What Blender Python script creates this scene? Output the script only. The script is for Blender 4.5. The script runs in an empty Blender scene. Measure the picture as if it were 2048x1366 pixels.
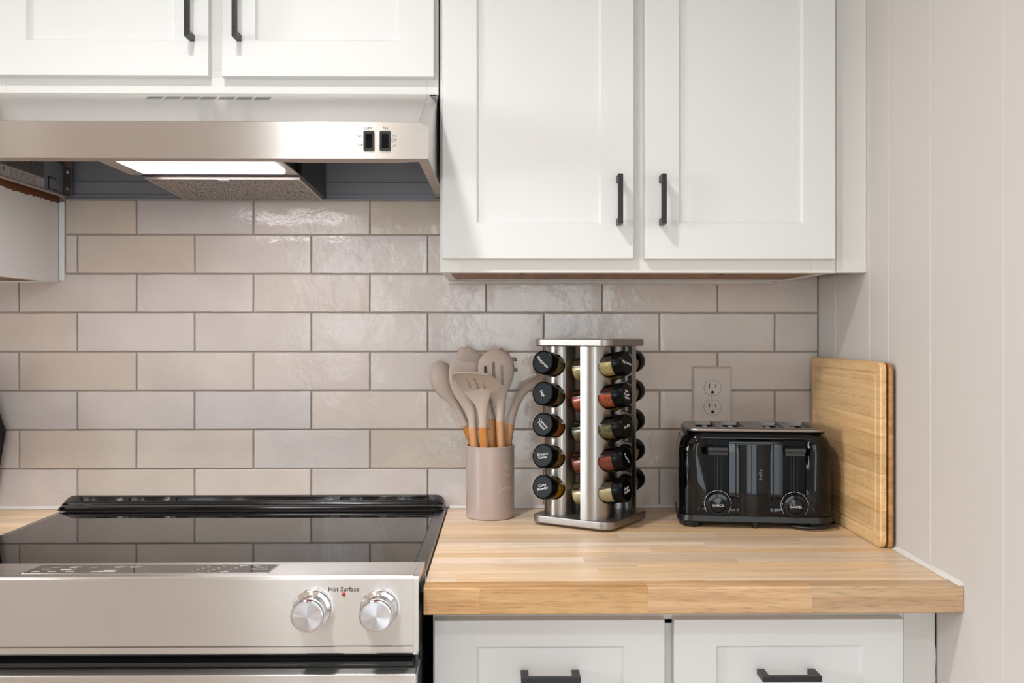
import bpy, bmesh, math, random
from math import sin, cos, pi, radians
from mathutils import Vector, Matrix, noise
random.seed(7)
S = bpy.context.scene
COL = S.collection

# ------------------------------------------------------------------ camera
cam_d = bpy.data.cameras.new('camera'); cam = bpy.data.objects.new('camera', cam_d); COL.objects.link(cam)
cam.location = (0, -2.0, 1.265)
cam.rotation_euler = (pi/2, 0, -0.014)
cam_d.sensor_width = 36; cam_d.lens = 1976/2048*36
cam_d.shift_x = -7.67/2048; cam_d.shift_y = -15/2048
cam_d.clip_start = 0.05
S.camera = cam

# ------------------------------------------------------------------ world and exposure
W = bpy.data.worlds.new('sky'); S.world = W; W.use_nodes = True
wn = W.node_tree.nodes; wl = W.node_tree.links
sky = wn.new('ShaderNodeTexSky'); sky.sky_type = 'NISHITA'; sky.sun_disc = False
sky.sun_elevation = radians(40); sky.sun_rotation = radians(200)
wl.new(sky.outputs[0], wn['Background'].inputs[0]); wn['Background'].inputs[1].default_value = 0.22
S.view_settings.view_transform = 'Standard'; S.view_settings.look = 'None'
S.view_settings.exposure = 0.05; S.view_settings.gamma = 1.0
S.view_settings.use_curve_mapping = False

# ------------------------------------------------------------------ lights: the room's own and added fill
LIGHTS = [  # x, y, watts; the last three are added fill
    (-0.46, -1.25, 13.8), (-1.9, -1.15, 4.0), (-0.41, -2.75, 11.0), (-1.9, -2.75, 14.0)]
def area(name, loc, rot, sx, sy, power, color, shape='RECTANGLE', parent=None):
    l = bpy.data.lights.new(name, 'AREA'); l.shape = shape; l.size = sx; l.size_y = sy
    l.energy = power; l.color = color
    o = bpy.data.objects.new(name, l); COL.objects.link(o); o.location = loc; o.rotation_euler = rot
    if parent: o.parent = parent
    return o
area('door_daylight', (0.16, -3.82, 1.1), (radians(90), 0, 0), .84, 2.0, 22.0, (0.88, 0.97, 1.08))
area('hood_band_light', (-0.918, -3.82, 1.55), (radians(90), 0, 0), .22, 1.1, 6.0, (0.95, 0.99, 1.0))  # added source behind the narrow opening, makes the hood's bright band
area('left_fill_light', (-3.12, -1.9, 1.5), (0, radians(-90), 0), 1.1, 1.3, 70.0, (0.94, 0.98, 1.03))  # added soft fill from the left

# ------------------------------------------------------------------ materials
def lin(c):
    return tuple((v/255/12.92 if v/255 <= .04045 else ((v/255+.055)/1.055)**2.4) for v in c)
def new(name):
    m = bpy.data.materials.new(name); m.use_nodes = True
    return m, m.node_tree.nodes, m.node_tree.links, m.node_tree.nodes['Principled BSDF']
def P(name, rgb, rough=.5, metal=0., spec=.5, bump=0., bscale=100., stretch=(1, 1, 1), coat=0., var=0.):
    m, n, l, b = new(name)
    c = (*lin(rgb), 1)
    b.inputs['Base Color'].default_value = c
    b.inputs['Roughness'].default_value = rough; b.inputs['Metallic'].default_value = metal
    b.inputs['Specular IOR Level'].default_value = spec
    b.inputs['Coat Weight'].default_value = coat; b.inputs['Coat Roughness'].default_value = .05
    if bump or var:
        tc = n.new('ShaderNodeTexCoord'); mp = n.new('ShaderNodeMapping'); mp.inputs['Scale'].default_value = stretch
        ns = n.new('ShaderNodeTexNoise'); ns.inputs['Scale'].default_value = bscale; ns.inputs['Detail'].default_value = 4
        l.new(tc.outputs['Object'], mp.inputs[0]); l.new(mp.outputs[0], ns.inputs[0])
        if bump:
            bp = n.new('ShaderNodeBump'); bp.inputs['Strength'].default_value = bump; bp.inputs['Distance'].default_value = .001
            l.new(ns.outputs[0], bp.inputs['Height']); l.new(bp.outputs[0], b.inputs['Normal'])
        if var:
            mx = n.new('ShaderNodeMix'); mx.data_type = 'RGBA'
            mx.inputs[6].default_value = tuple(v*(1-var) for v in c[:3])+(1,); mx.inputs[7].default_value = tuple(min(1, v*(1+var)) for v in c[:3])+(1,)
            l.new(ns.outputs[0], mx.inputs[0]); l.new(mx.outputs[2], b.inputs['Base Color'])
    return m
def emit(name, rgb, st):
    m, n, l, b = new(name)
    b.inputs['Base Color'].default_value = (*lin(rgb), 1)
    b.inputs['Emission Color'].default_value = (*lin(rgb), 1); b.inputs['Emission Strength'].default_value = st
    return m
def steel(name, rgb=(214, 211, 208), rough=.25, aniso=.93, tangent=(0, .3, 1), scale=(6, 6, 900), bump=.0):
    m, n, l, b = new(name)
    b.inputs['Metallic'].default_value = 1; b.inputs['Base Color'].default_value = (*lin(rgb), 1)
    b.inputs['Anisotropic'].default_value = aniso
    tc = n.new('ShaderNodeTexCoord'); mp = n.new('ShaderNodeMapping'); mp.inputs['Scale'].default_value = scale
    ns = n.new('ShaderNodeTexNoise'); ns.inputs['Scale'].default_value = 1; ns.inputs['Detail'].default_value = 3
    l.new(tc.outputs['Object'], mp.inputs[0]); l.new(mp.outputs[0], ns.inputs[0])
    mr = n.new('ShaderNodeMapRange'); mr.inputs[1].default_value = .3; mr.inputs[2].default_value = .7
    mr.inputs[3].default_value = rough-.015; mr.inputs[4].default_value = rough+.02
    l.new(ns.outputs[0], mr.inputs[0]); l.new(mr.outputs[0], b.inputs['Roughness'])
    if tangent:
        t = n.new('ShaderNodeCombineXYZ')
        for i in range(3): t.inputs[i].default_value = tangent[i]
        l.new(t.outputs[0], b.inputs['Tangent'])
    if bump:
        bp = n.new('ShaderNodeBump'); bp.inputs['Strength'].default_value = bump; bp.inputs['Distance'].default_value = .0003
        l.new(ns.outputs[0], bp.inputs['Height']); l.new(bp.outputs[0], b.inputs['Normal'])
    return m
def wood(name, dark, light, axis=0, rough=.42, grain=70, per_object=.0, lines=.5, plankh=0):
    """grain runs along `axis` of object space; per_object shifts tint and figure by object"""
    m, n, l, b = new(name)
    tc = n.new('ShaderNodeTexCoord'); oi = n.new('ShaderNodeObjectInfo')
    off = n.new('ShaderNodeVectorMath'); off.operation = 'SCALE'; off.inputs[0].default_value = (7.3, 11.1, 5.7)
    l.new(oi.outputs['Random'], off.inputs['Scale'])
    ad = n.new('ShaderNodeVectorMath'); ad.operation = 'ADD'
    l.new(tc.outputs['Object'], ad.inputs[0]); l.new(off.outputs[0], ad.inputs[1])
    sc = [grain]*3; sc[axis] = grain*.045
    mp = n.new('ShaderNodeMapping'); mp.inputs['Scale'].default_value = sc
    l.new(ad.outputs[0], mp.inputs[0])
    n1 = n.new('ShaderNodeTexNoise'); n1.inputs['Scale'].default_value = 1; n1.inputs['Detail'].default_value = 5; n1.inputs['Distortion'].default_value = .6
    l.new(mp.outputs[0], n1.inputs[0])
    sc2 = [grain*7]*3; sc2[axis] = grain*.5
    mp2 = n.new('ShaderNodeMapping'); mp2.inputs['Scale'].default_value = sc2; l.new(ad.outputs[0], mp2.inputs[0])
    n2 = n.new('ShaderNodeTexNoise'); n2.inputs['Scale'].default_value = 1; n2.inputs['Detail'].default_value = 2; l.new(mp2.outputs[0], n2.inputs[0])
    r1 = n.new('ShaderNodeMapRange'); r1.inputs[1].default_value = .3; r1.inputs[2].default_value = .7; l.new(n1.outputs[0], r1.inputs[0])
    mx = n.new('ShaderNodeMix'); mx.data_type = 'RGBA'
    mx.inputs[6].default_value = (*lin(dark), 1); mx.inputs[7].default_value = (*lin(light), 1)
    l.new(r1.outputs[0], mx.inputs[0])
    r2 = n.new('ShaderNodeMapRange'); r2.inputs[1].default_value = .25; r2.inputs[2].default_value = .5; r2.inputs[3].default_value = 1-.35*lines; r2.inputs[4].default_value = 1
    l.new(n2.outputs[0], r2.inputs[0])
    m2 = n.new('ShaderNodeMix'); m2.data_type = 'RGBA'; m2.blend_type = 'MULTIPLY'; m2.inputs[0].default_value = 1
    l.new(mx.outputs[2], m2.inputs[6]); l.new(r2.outputs[0], m2.inputs[7])
    out = m2.outputs[2]
    if per_object:
        h = n.new('ShaderNodeHueSaturation')
        mv = n.new('ShaderNodeMapRange'); mv.inputs[3].default_value = 1-per_object; mv.inputs[4].default_value = 1+per_object*.5
        l.new(oi.outputs['Random'], mv.inputs[0]); l.new(mv.outputs[0], h.inputs['Value'])
        mth = n.new('ShaderNodeMath'); mth.operation = 'MULTIPLY'; mth.inputs[1].default_value = 17.3; l.new(oi.outputs['Random'], mth.inputs[0])
        fr = n.new('ShaderNodeMath'); fr.operation = 'FRACT'; l.new(mth.outputs[0], fr.inputs[0])
        ms = n.new('ShaderNodeMapRange'); ms.inputs[3].default_value = 1-per_object*1.3; ms.inputs[4].default_value = 1+per_object; l.new(fr.outputs[0], ms.inputs[0])
        l.new(ms.outputs[0], h.inputs['Saturation'])
        l.new(out, h.inputs['Color']); out = h.outputs[0]
    if plankh:   # glued strips of alternating tone, stacked along z
        sx = n.new('ShaderNodeSeparateXYZ'); l.new(tc.outputs['Object'], sx.inputs[0])
        dv = n.new('ShaderNodeMath'); dv.operation = 'DIVIDE'; dv.inputs[1].default_value = plankh; l.new(sx.outputs[2], dv.inputs[0])
        fl = n.new('ShaderNodeMath'); fl.operation = 'FLOOR'; l.new(dv.outputs[0], fl.inputs[0])
        wn_ = n.new('ShaderNodeTexWhiteNoise'); wn_.noise_dimensions = '1D'; l.new(fl.outputs[0], wn_.inputs['W'])
        mv = n.new('ShaderNodeMapRange'); mv.inputs[3].default_value = .86; mv.inputs[4].default_value = 1.08; l.new(wn_.outputs[0], mv.inputs[0])
        m3 = n.new('ShaderNodeMix'); m3.data_type = 'RGBA'; m3.blend_type = 'MULTIPLY'; m3.inputs[0].default_value = 1
        l.new(out, m3.inputs[6]); l.new(mv.outputs[0], m3.inputs[7]); out = m3.outputs[2]
        cx_ = n.new('ShaderNodeCombineXYZ'); l.new(sx.outputs[1], cx_.inputs[0]); l.new(sx.outputs[2], cx_.inputs[1])
        br = n.new('ShaderNodeTexBrick'); br.inputs['Scale'].default_value = 1; br.inputs['Brick Width'].default_value = .14; br.inputs['Row Height'].default_value = plankh
        br.offset = .37; br.inputs['Mortar Size'].default_value = .0022; br.inputs['Mortar Smooth'].default_value = 1
        br.inputs['Color1'].default_value = (.93, .93, .93, 1); br.inputs['Color2'].default_value = (1.05, 1.04, 1.02, 1); br.inputs['Mortar'].default_value = (.72, .64, .52, 1)
        l.new(cx_.outputs[0], br.inputs['Vector'])
        m4 = n.new('ShaderNodeMix'); m4.data_type = 'RGBA'; m4.blend_type = 'MULTIPLY'; m4.inputs[0].default_value = .5
        l.new(out, m4.inputs[6]); l.new(br.outputs['Color'], m4.inputs[7]); out = m4.outputs[2]
    l.new(out, b.inputs['Base Color'])
    b.inputs['Roughness'].default_value = rough
    bp = n.new('ShaderNodeBump'); bp.inputs['Strength'].default_value = .06; bp.inputs['Distance'].default_value = .001
    l.new(n2.outputs[0], bp.inputs['Height']); l.new(bp.outputs[0], b.inputs['Normal'])
    return m
def tile_mat():
    m, n, l, b = new('glazed_tile')
    oi = n.new('ShaderNodeObjectInfo'); tc = n.new('ShaderNodeTexCoord')
    off = n.new('ShaderNodeVectorMath'); off.operation = 'SCALE'; off.inputs[0].default_value = (9, 4, 13); l.new(oi.outputs['Random'], off.inputs['Scale'])
    ad = n.new('ShaderNodeVectorMath'); ad.operation = 'ADD'; l.new(tc.outputs['Object'], ad.inputs[0]); l.new(off.outputs[0], ad.inputs[1])
    ra = n.new('ShaderNodeValToRGB'); e = ra.color_ramp.elements
    e[0].position = 0; e[0].color = (*lin((205, 191, 177)), 1); e[1].position = 1; e[1].color = (*lin((213, 205, 201)), 1)
    for p, c in ((.25, (214, 201, 189)), (.5, (207, 199, 195)), (.75, (211, 198, 189))):
        q = e.new(p); q.color = (*lin(c), 1)
    l.new(oi.outputs['Random'], ra.inputs[0])
    n1 = n.new('ShaderNodeTexNoise'); n1.inputs['Scale'].default_value = 9; n1.inputs['Detail'].default_value = 5; l.new(ad.outputs[0], n1.inputs[0])
    r1 = n.new('ShaderNodeMapRange'); r1.inputs[1].default_value = .3; r1.inputs[2].default_value = .7; r1.inputs[3].default_value = .93; r1.inputs[4].default_value = 1.05; l.new(n1.outputs[0], r1.inputs[0])
    mm = n.new('ShaderNodeMix'); mm.data_type = 'RGBA'; mm.blend_type = 'MULTIPLY'; mm.inputs[0].default_value = 1
    l.new(ra.outputs[0], mm.inputs[6]); l.new(r1.outputs[0], mm.inputs[7]); l.new(mm.outputs[2], b.inputs['Base Color'])
    b.inputs['Roughness'].default_value = .12; b.inputs['Specular IOR Level'].default_value = .5
    n2 = n.new('ShaderNodeTexNoise'); n2.inputs['Scale'].default_value = 24; n2.inputs['Detail'].default_value = 4.5; n2.inputs['Roughness'].default_value = .55; l.new(ad.outputs[0], n2.inputs[0])
    bp = n.new('ShaderNodeBump'); bp.inputs['Strength'].default_value = .8; bp.inputs['Distance'].default_value = .0022
    l.new(n2.outputs[0], bp.inputs['Height']); l.new(bp.outputs[0], b.inputs['Normal'])
    return m
def glass_mat(name, tint=(1, 1, 1), rough=.02):
    m = bpy.data.materials.new(name); m.use_nodes = True; n = m.node_tree.nodes; l = m.node_tree.links
    n.remove(n['Principled BSDF'])
    t = n.new('ShaderNodeBsdfTransparent'); t.inputs[0].default_value = (*tint, 1)
    g = n.new('ShaderNodeBsdfGlossy'); g.inputs['Roughness'].default_value = rough
    f = n.new('ShaderNodeFresnel'); f.inputs[0].default_value = 1.5
    mx = n.new('ShaderNodeMixShader')
    l.new(f.outputs[0], mx.inputs[0]); l.new(t.outputs[0], mx.inputs[1]); l.new(g.outputs[0], mx.inputs[2])
    l.new(mx.outputs[0], n['Material Output'].inputs[0])
    return m
def worn_panel_mat():
    """cabinet side: white paint whose upper edge is ragged, bare brown board above it"""
    m, n, l, b = new('ragged_painted_side')
    tc = n.new('ShaderNodeTexCoord'); sx = n.new('ShaderNodeSeparateXYZ'); l.new(tc.outputs['Object'], sx.inputs[0])
    ns = n.new('ShaderNodeTexNoise'); ns.inputs['Scale'].default_value = 45; ns.inputs['Detail'].default_value = 6; l.new(tc.outputs['Object'], ns.inputs[0])
    ma = n.new('ShaderNodeMath'); ma.operation = 'MULTIPLY_ADD'; ma.inputs[1].default_value = .016; ma.inputs[2].default_value = -.008; l.new(ns.outputs[0], ma.inputs[0])
    a2 = n.new('ShaderNodeMath'); a2.operation = 'ADD'; l.new(ma.outputs[0], a2.inputs[0]); l.new(sx.outputs[2], a2.inputs[1])
    gt = n.new('ShaderNodeMath'); gt.operation = 'GREATER_THAN'; gt.inputs[1].default_value = PAINT_TOP; l.new(a2.outputs[0], gt.inputs[0])
    mx = n.new('ShaderNodeMix'); mx.data_type = 'RGBA'; mx.inputs[6].default_value = (*lin((225, 221, 216)), 1); mx.inputs[7].default_value = (*lin((112, 66, 30)), 1)
    l.new(gt.outputs[0], mx.inputs[0]); l.new(mx.outputs[2], b.inputs['Base Color']); b.inputs['Roughness'].default_value = .45
    return m
def filter_mat():
    m, n, l, b = new('aluminium_mesh')
    tc = n.new('ShaderNodeTexCoord'); mp = n.new('ShaderNodeMapping'); mp.inputs['Scale'].default_value = (260, 260, 260); mp.inputs['Rotation'].default_value = (0, 0, .7)
    v = n.new('ShaderNodeTexVoronoi'); v.inputs['Scale'].default_value = 1; l.new(tc.outputs['Object'], mp.inputs[0]); l.new(mp.outputs[0], v.inputs[0])
    r = n.new('ShaderNodeValToRGB'); r.color_ramp.elements[0].position = .1; r.color_ramp.elements[0].color = (*lin((215, 203, 194)), 1)
    r.color_ramp.elements[1].position = .75; r.color_ramp.elements[1].color = (*lin((70, 62, 58)), 1)
    l.new(v.outputs['Distance'], r.inputs[0]); l.new(r.outputs[0], b.inputs['Base Color'])
    b.inputs['Metallic'].default_value = .6; b.inputs['Roughness'].default_value = .4
    bp = n.new('ShaderNodeBump'); bp.inputs['Strength'].default_value = 1; bp.inputs['Distance'].default_value = .002; bp.invert = True
    l.new(v.outputs['Distance'], bp.inputs['Height']); l.new(bp.outputs[0], b.inputs['Normal'])
    return m
def spice(name, c1, c2, scale=900.):
    m, n, l, b = new(name)
    tc = n.new('ShaderNodeTexCoord'); v = n.new('ShaderNodeTexVoronoi'); v.inputs['Scale'].default_value = scale
    l.new(tc.outputs['Object'], v.inputs[0])
    mx = n.new('ShaderNodeMix'); mx.data_type = 'RGBA'; mx.inputs[6].default_value = (*lin(c1), 1); mx.inputs[7].default_value = (*lin(c2), 1)
    s = n.new('ShaderNodeSeparateColor'); l.new(v.outputs['Color'], s.inputs[0]); l.new(s.outputs[0], mx.inputs[0])
    l.new(mx.outputs[2], b.inputs['Base Color']); b.inputs['Roughness'].default_value = .85
    bp = n.new('ShaderNodeBump'); bp.inputs['Strength'].default_value = .5; bp.inputs['Distance'].default_value = .001
    l.new(v.outputs['Distance'], bp.inputs['Height']); l.new(bp.outputs[0], b.inputs['Normal'])
    return m

PAINT_TOP = 0.157     # above the cabinet's own base
M = dict(
    cab=P('cabinet_white', (229, 229, 228), .38, bump=.05, bscale=60),
    frame=P('frame_white', (226, 224, 220), .42, bump=.25, bscale=30, stretch=(1, 1, 9)),
    wall=P('greige_paint', (208, 201, 196), .6, bump=.08, bscale=300),
    plain=P('room_paint', (222, 217, 211), .7),
    backwall=P('tan_paint', (214, 194, 178), .7),
    ceil=P('ceiling_white', (236, 234, 230), .8),
    grout=P('grout', (163, 152, 143), .9, bump=.3, bscale=700),
    caulk=P('caulk', (222, 218, 212), .45, bump=.3, bscale=90),
    tile=tile_mat(),
    black=P('matt_black_metal', (30, 30, 31), .42, 0, .5),
    bplast=P('black_plastic', (17, 17, 18), .35),
    gloss=P('gloss_black', (4, 4, 5), .05, 0, .36),
    sgloss=P('satin_black', (6, 6, 7), .3, 0, .1),
    enamel=P('black_enamel', (10, 10, 11), .16),
    glass=P('ceramic_glass', (8, 8, 8), .03, 0, .32),
    steel=steel('brushed_steel'),
    steel_s=steel('brushed_steel_side', tangent=(0, .3, 1), scale=(4, 4, 900)),
    hoodtop=steel('hood_slope_steel', rgb=(196, 192, 188), rough=.24, aniso=.7, scale=(4, 500, 500)),
    dull=P('galvanised_grey', (146, 149, 156), .38, .35, bump=.05, bscale=200),
    darkmetal=P('dark_metal', (62, 61, 62), .35, .8),
    plate=P('lamp_plate_metal', (168, 158, 150), .3, .8),
    flange=P('flange_metal', (172, 156, 148), .4, .3),
    chrome=P('chrome', (226, 226, 228), .07, 1),
    rack=steel('rack_steel', rgb=(164, 160, 156), rough=.30, aniso=.5, tangent=(0, .3, 1), scale=(300, 300, 6), bump=.02),
    rackplate=steel('rack_plate_steel', rgb=(160, 154, 150), rough=.40, aniso=0, tangent=None, scale=(300, 8, 8), bump=.03),
    disc=steel('spun_disc', rgb=(225, 225, 230), rough=.22, aniso=.9, tangent=None, scale=(30, 30, 30), bump=0),
    counter=wood('beech_block', (221, 185, 144), (244, 219, 187), 0, .38, 62, per_object=.17, lines=.5),
    counter_edge_dimmed=wood('beech_edge_dimmed', (186, 138, 88), (218, 178, 128), 0, .42, 70, per_object=.12, lines=.9),  # deeper stave tone, darkened to offset strong light on the front face
    bamboo=wood('bamboo', (216, 172, 118), (240, 204, 152), 1, .45, 90, lines=.6, plankh=.0305),
    bamboo2=wood('bamboo_dark', (160, 112, 58), (192, 146, 88), 1, .45, 90, lines=.6, plankh=.027),
    handlewood=wood('utensil_wood', (178, 112, 56), (205, 146, 86), 2, .4, 120, per_object=.12, lines=.4),
    ply=wood('cabinet_ply', (120, 74, 38), (172, 116, 64), 1, .5, 55, lines=.6),
    floor=wood('floor_oak', (142, 128, 116), (180, 166, 154), 0, .35, 20, per_object=.2),
    silicone=P('taupe_silicone', (182, 165, 152), .5, 0, .4),
    crock=P('taupe_plastic', (176, 158, 150), .28, 0, .5),
    emboss=P('taupe_print', (216, 202, 194), .35),
    white_print=P('white_print', (226, 226, 226), .5),
    grey_print=P('grey_print', (120, 114, 108), .5),
    dark_print=P('dark_print', (52, 46, 42), .5),
    ivory=P('outlet_ivory', (208, 197, 190), .35),
    slot=P('slot_dark', (20, 16, 13), .6),
    red=P('red_mark', (176, 28, 34), .3),
    paper=P('sticker_paper', (196, 190, 188), .6),
    foil=P('sticker_foil', (128, 125, 122), .45, .3),
    jar=glass_mat('jar_glass', (.95, .96, .94)),
    pane=glass_mat('pane_glass', (.96, .98, .97), .0),
    lamp=emit('lamp_lens', (250, 246, 255), 9.0),
    can=emit('ceiling_lens', (255, 246, 232), 14.0),
    grass=P('lawn', (86, 120, 62), .9, var=.4, bscale=6),
    leaf=P('foliage', (60, 92, 60), .8, var=.5, bscale=9),
    worn=worn_panel_mat(), filt=filter_mat(),
    brass=P('bracket_zinc', (150, 140, 132), .22, 1),
)
_t = M['disc'].node_tree.nodes.new('ShaderNodeTangent'); _t.direction_type = 'RADIAL'; _t.axis = 'Y'
M['disc'].node_tree.links.new(_t.outputs[0], M['disc'].node_tree.nodes['Principled BSDF'].inputs['Tangent'])

# ------------------------------------------------------------------ builders
OFF = {}
def tag(o, label=None, cat=None, group=None, kind=None):
    if label: o['label'] = label
    if cat: o['category'] = cat
    if group: o['group'] = group
    if kind: o['kind'] = kind
    return o
def thing(name, label, cat, loc=(0, 0, 0), rotz=0., group=None, local=False):
    """an Empty at the thing's base; unless local, its parts are modelled in room coordinates"""
    o = bpy.data.objects.new(name, None); COL.objects.link(o); o.empty_display_size = .02
    o.location = loc; o.rotation_euler = (0, 0, rotz)
    OFF[o] = Vector((0, 0, 0)) if local else Vector(loc)
    return tag(o, label, cat, group)
def part(name, bm, mat, parent=None, smooth=None, label=None, kind=None, loc=None):
    me = bpy.data.meshes.new(name)
    off = OFF.get(parent, Vector((0, 0, 0))) if parent else Vector((0, 0, 0))
    if loc is None:
        if off.length: bmesh.ops.translate(bm, verts=bm.verts[:], vec=-off)
    bm.to_mesh(me); bm.free()
    for m in (mat if isinstance(mat, (list, tuple)) else [mat]): me.materials.append(m)
    o = bpy.data.objects.new(name, me); COL.objects.link(o)
    if parent: o.parent = parent
    if loc is not None:
        o.location = Vector(loc)-off; OFF[o] = Vector(loc)
    else: OFF[o] = off
    if smooth is not None:
        me.shade_smooth()
        if smooth < 180:
            me.set_sharp_from_angle(angle=radians(smooth))
            md = o.modifiers.new('weighted', 'WEIGHTED_NORMAL'); md.keep_sharp = True
    if label: o['label'] = label
    if kind: o['kind'] = kind
    return o
def BM(): return bmesh.new()
def box(bm, x0, x1, y0, y1, z0, z1, bev=0., seg=2, mi=0):
    x0, x1 = min(x0, x1), max(x0, x1); y0, y1 = min(y0, y1), max(y0, y1); z0, z1 = min(z0, z1), max(z0, z1)
    r = bmesh.ops.create_cube(bm, size=1)
    vs = r['verts']
    for v in vs: v.co = Vector(((x0+x1)/2+v.co.x*(x1-x0), (y0+y1)/2+v.co.y*(y1-y0), (z0+z1)/2+v.co.z*(z1-z0)))
    fs = set(f for v in vs for f in v.link_faces)
    for f in fs: f.material_index = mi
    if bev:
        es = list(set(e for v in vs for e in v.link_edges))
        bmesh.ops.bevel(bm, geom=es, offset=bev, segments=seg, affect='EDGES', profile=.5)
    return bm
def bx(*a, **k): return box(BM(), *a, **k)
def prism(bm, prof, a0, a1, axis=0, mi=0):
    """closed profile of (u,v) swept along axis; axis 0: (y,z), 1: (x,z), 2: (x,y)"""
    def p(u, v, a): return {0: (a, u, v), 1: (u, a, v), 2: (u, v, a)}[axis]
    A = [bm.verts.new(p(u, v, a0)) for u, v in prof]; B = [bm.verts.new(p(u, v, a1)) for u, v in prof]
    n = len(prof); fs = []
    for i in range(n): fs.append(bm.faces.new((A[i], A[(i+1) % n], B[(i+1) % n], B[i])))
    fs.append(bm.faces.new(A[::-1])); fs.append(bm.faces.new(B))
    for f in fs: f.material_index = mi
    bmesh.ops.recalc_face_normals(bm, faces=fs)
    return bm
def rrect(hx, hy, r, seg=6, cx=0, cy=0):
    pts = []
    for (sx, sy, a0) in ((1, 1, 0), (-1, 1, 90), (-1, -1, 180), (1, -1, 270)):
        for i in range(seg+1):
            a = radians(a0+90*i/seg); pts.append((cx+sx*(hx-r)+r*cos(a), cy+sy*(hy-r)+r*sin(a)))
    return pts
def loops(bm, rings, cap0=True, cap1=True, mi=0):
    R = [[bm.verts.new(p) for p in r] for r in rings]; n = len(R[0]); fs = []
    for a, b in zip(R[:-1], R[1:]):
        for i in range(n): fs.append(bm.faces.new((a[i], a[(i+1) % n], b[(i+1) % n], b[i])))
    if cap0: fs.append(bm.faces.new(R[0][::-1]))
    if cap1: fs.append(bm.faces.new(R[-1]))
    for f in fs: f.material_index = mi
    bmesh.ops.recalc_face_normals(bm, faces=fs)
    return bm
def lathe(bm, prof, seg=40, axis='z', c=(0, 0, 0), closed=True):
    """prof of (radius, height) along the axis"""
    rings = []
    for r, h in prof:
        ring = []
        for i in range(seg):
            a = 2*pi*i/seg; u, v = max(r, 1e-5)*cos(a), max(r, 1e-5)*sin(a)
            p = {'z': (u, v, h), 'y': (u, h, v), 'x': (h, u, v)}[axis]
            ring.append((c[0]+p[0], c[1]+p[1], c[2]+p[2]))
        rings.append(ring)
    return loops(bm, rings, closed, closed)
def tube(bm, pts, r, seg=10, flat=None):
    """round (or elliptical, radii pairs) tube along points; flat = side vector"""
    pts = [Vector(p) for p in pts]; rings = []
    rr = r if isinstance(r, (list, tuple)) else [r]*len(pts)
    up = Vector(flat) if flat else None
    prev = None
    for i, p in enumerate(pts):
        t = (pts[min(i+1, len(pts)-1)]-pts[max(i-1, 0)]).normalized()
        if up: s = (up-t*up.dot(t)).normalized()
        else:
            s = prev if prev is not None else (Vector((0, 0, 1)) if abs(t.z) < .9 else Vector((1, 0, 0)))
            s = (s-t*s.dot(t)).normalized(); prev = s
        w = t.cross(s).normalized()
        a, b = rr[i] if isinstance(rr[i], (list, tuple)) else (rr[i], rr[i])
        rings.append([p+s*a*cos(2*pi*k/seg)+w*b*sin(2*pi*k/seg) for k in range(seg)])
    return loops(bm, rings)
def smoothpts(pts, n=6):
    """catmull-rom through (vector..., radii...) rows"""
    out = []
    P_ = [pts[0]]+list(pts)+[pts[-1]]
    for i in range(1, len(P_)-2):
        for k in range(n):
            t = k/n; q = []
            for a, b, c, d in zip(P_[i-1], P_[i], P_[i+1], P_[i+2]):
                q.append(.5*((2*b)+(-a+c)*t+(2*a-5*b+4*c-d)*t*t+(-a+3*b-3*c+d)*t**3))
            out.append(q)
    out.append(list(pts[-1])); return out
def cut(o, cutter_bm):
    """take the cutter volume out of o's mesh for good"""
    me = bpy.data.meshes.new('cutter'); cutter_bm.to_mesh(me); cutter_bm.free()
    c = bpy.data.objects.new('cutter', me); COL.objects.link(c)
    c.parent = o.parent; c.location = o.location
    md = o.modifiers.new('cut', 'BOOLEAN'); md.operation = 'DIFFERENCE'; md.object = c; md.solver = 'EXACT'
    bpy.context.view_layer.update()
    dg = bpy.context.evaluated_depsgraph_get()
    nm = bpy.data.meshes.new_from_object(o.evaluated_get(dg))
    o.modifiers.clear(); old = o.data; o.data = nm; nm.name = o.name
    bpy.data.objects.remove(c); bpy.data.meshes.remove(me); bpy.data.meshes.remove(old)
    return o
def text_bm(s, size, extrude=.0002, align='CENTER', spacing=1., line=1.):
    cu = bpy.data.curves.new('t', 'FONT'); cu.body = s; cu.size = size; cu.extrude = extrude
    cu.align_x = align; cu.align_y = 'CENTER'; cu.space_character = spacing; cu.space_line = line; cu.resolution_u = 2
    o = bpy.data.objects.new('t', cu); COL.objects.link(o)
    bpy.context.view_layer.update()
    me = bpy.data.meshes.new_from_object(o.evaluated_get(bpy.context.evaluated_depsgraph_get()))
    bm = BM(); bm.from_mesh(me)
    bpy.data.objects.remove(o); bpy.data.curves.remove(cu); bpy.data.meshes.remove(me)
    return bm
def xf(bm, m): bmesh.ops.transform(bm, matrix=m, verts=bm.verts[:]); return bm
FRONT = Matrix.Rotation(pi/2, 4, 'X')            # text lying in xy -> facing -y
def front_text(s, size, x, y, z, rot=0, **k):
    return xf(text_bm(s, size, **k), Matrix.Translation((x, y, z)) @ FRONT @ Matrix.Rotation(radians(rot), 4, 'Z'))
def struct(name, bm, mat, **k): return tag(part(name, bm, mat, **k), kind='structure')

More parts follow.
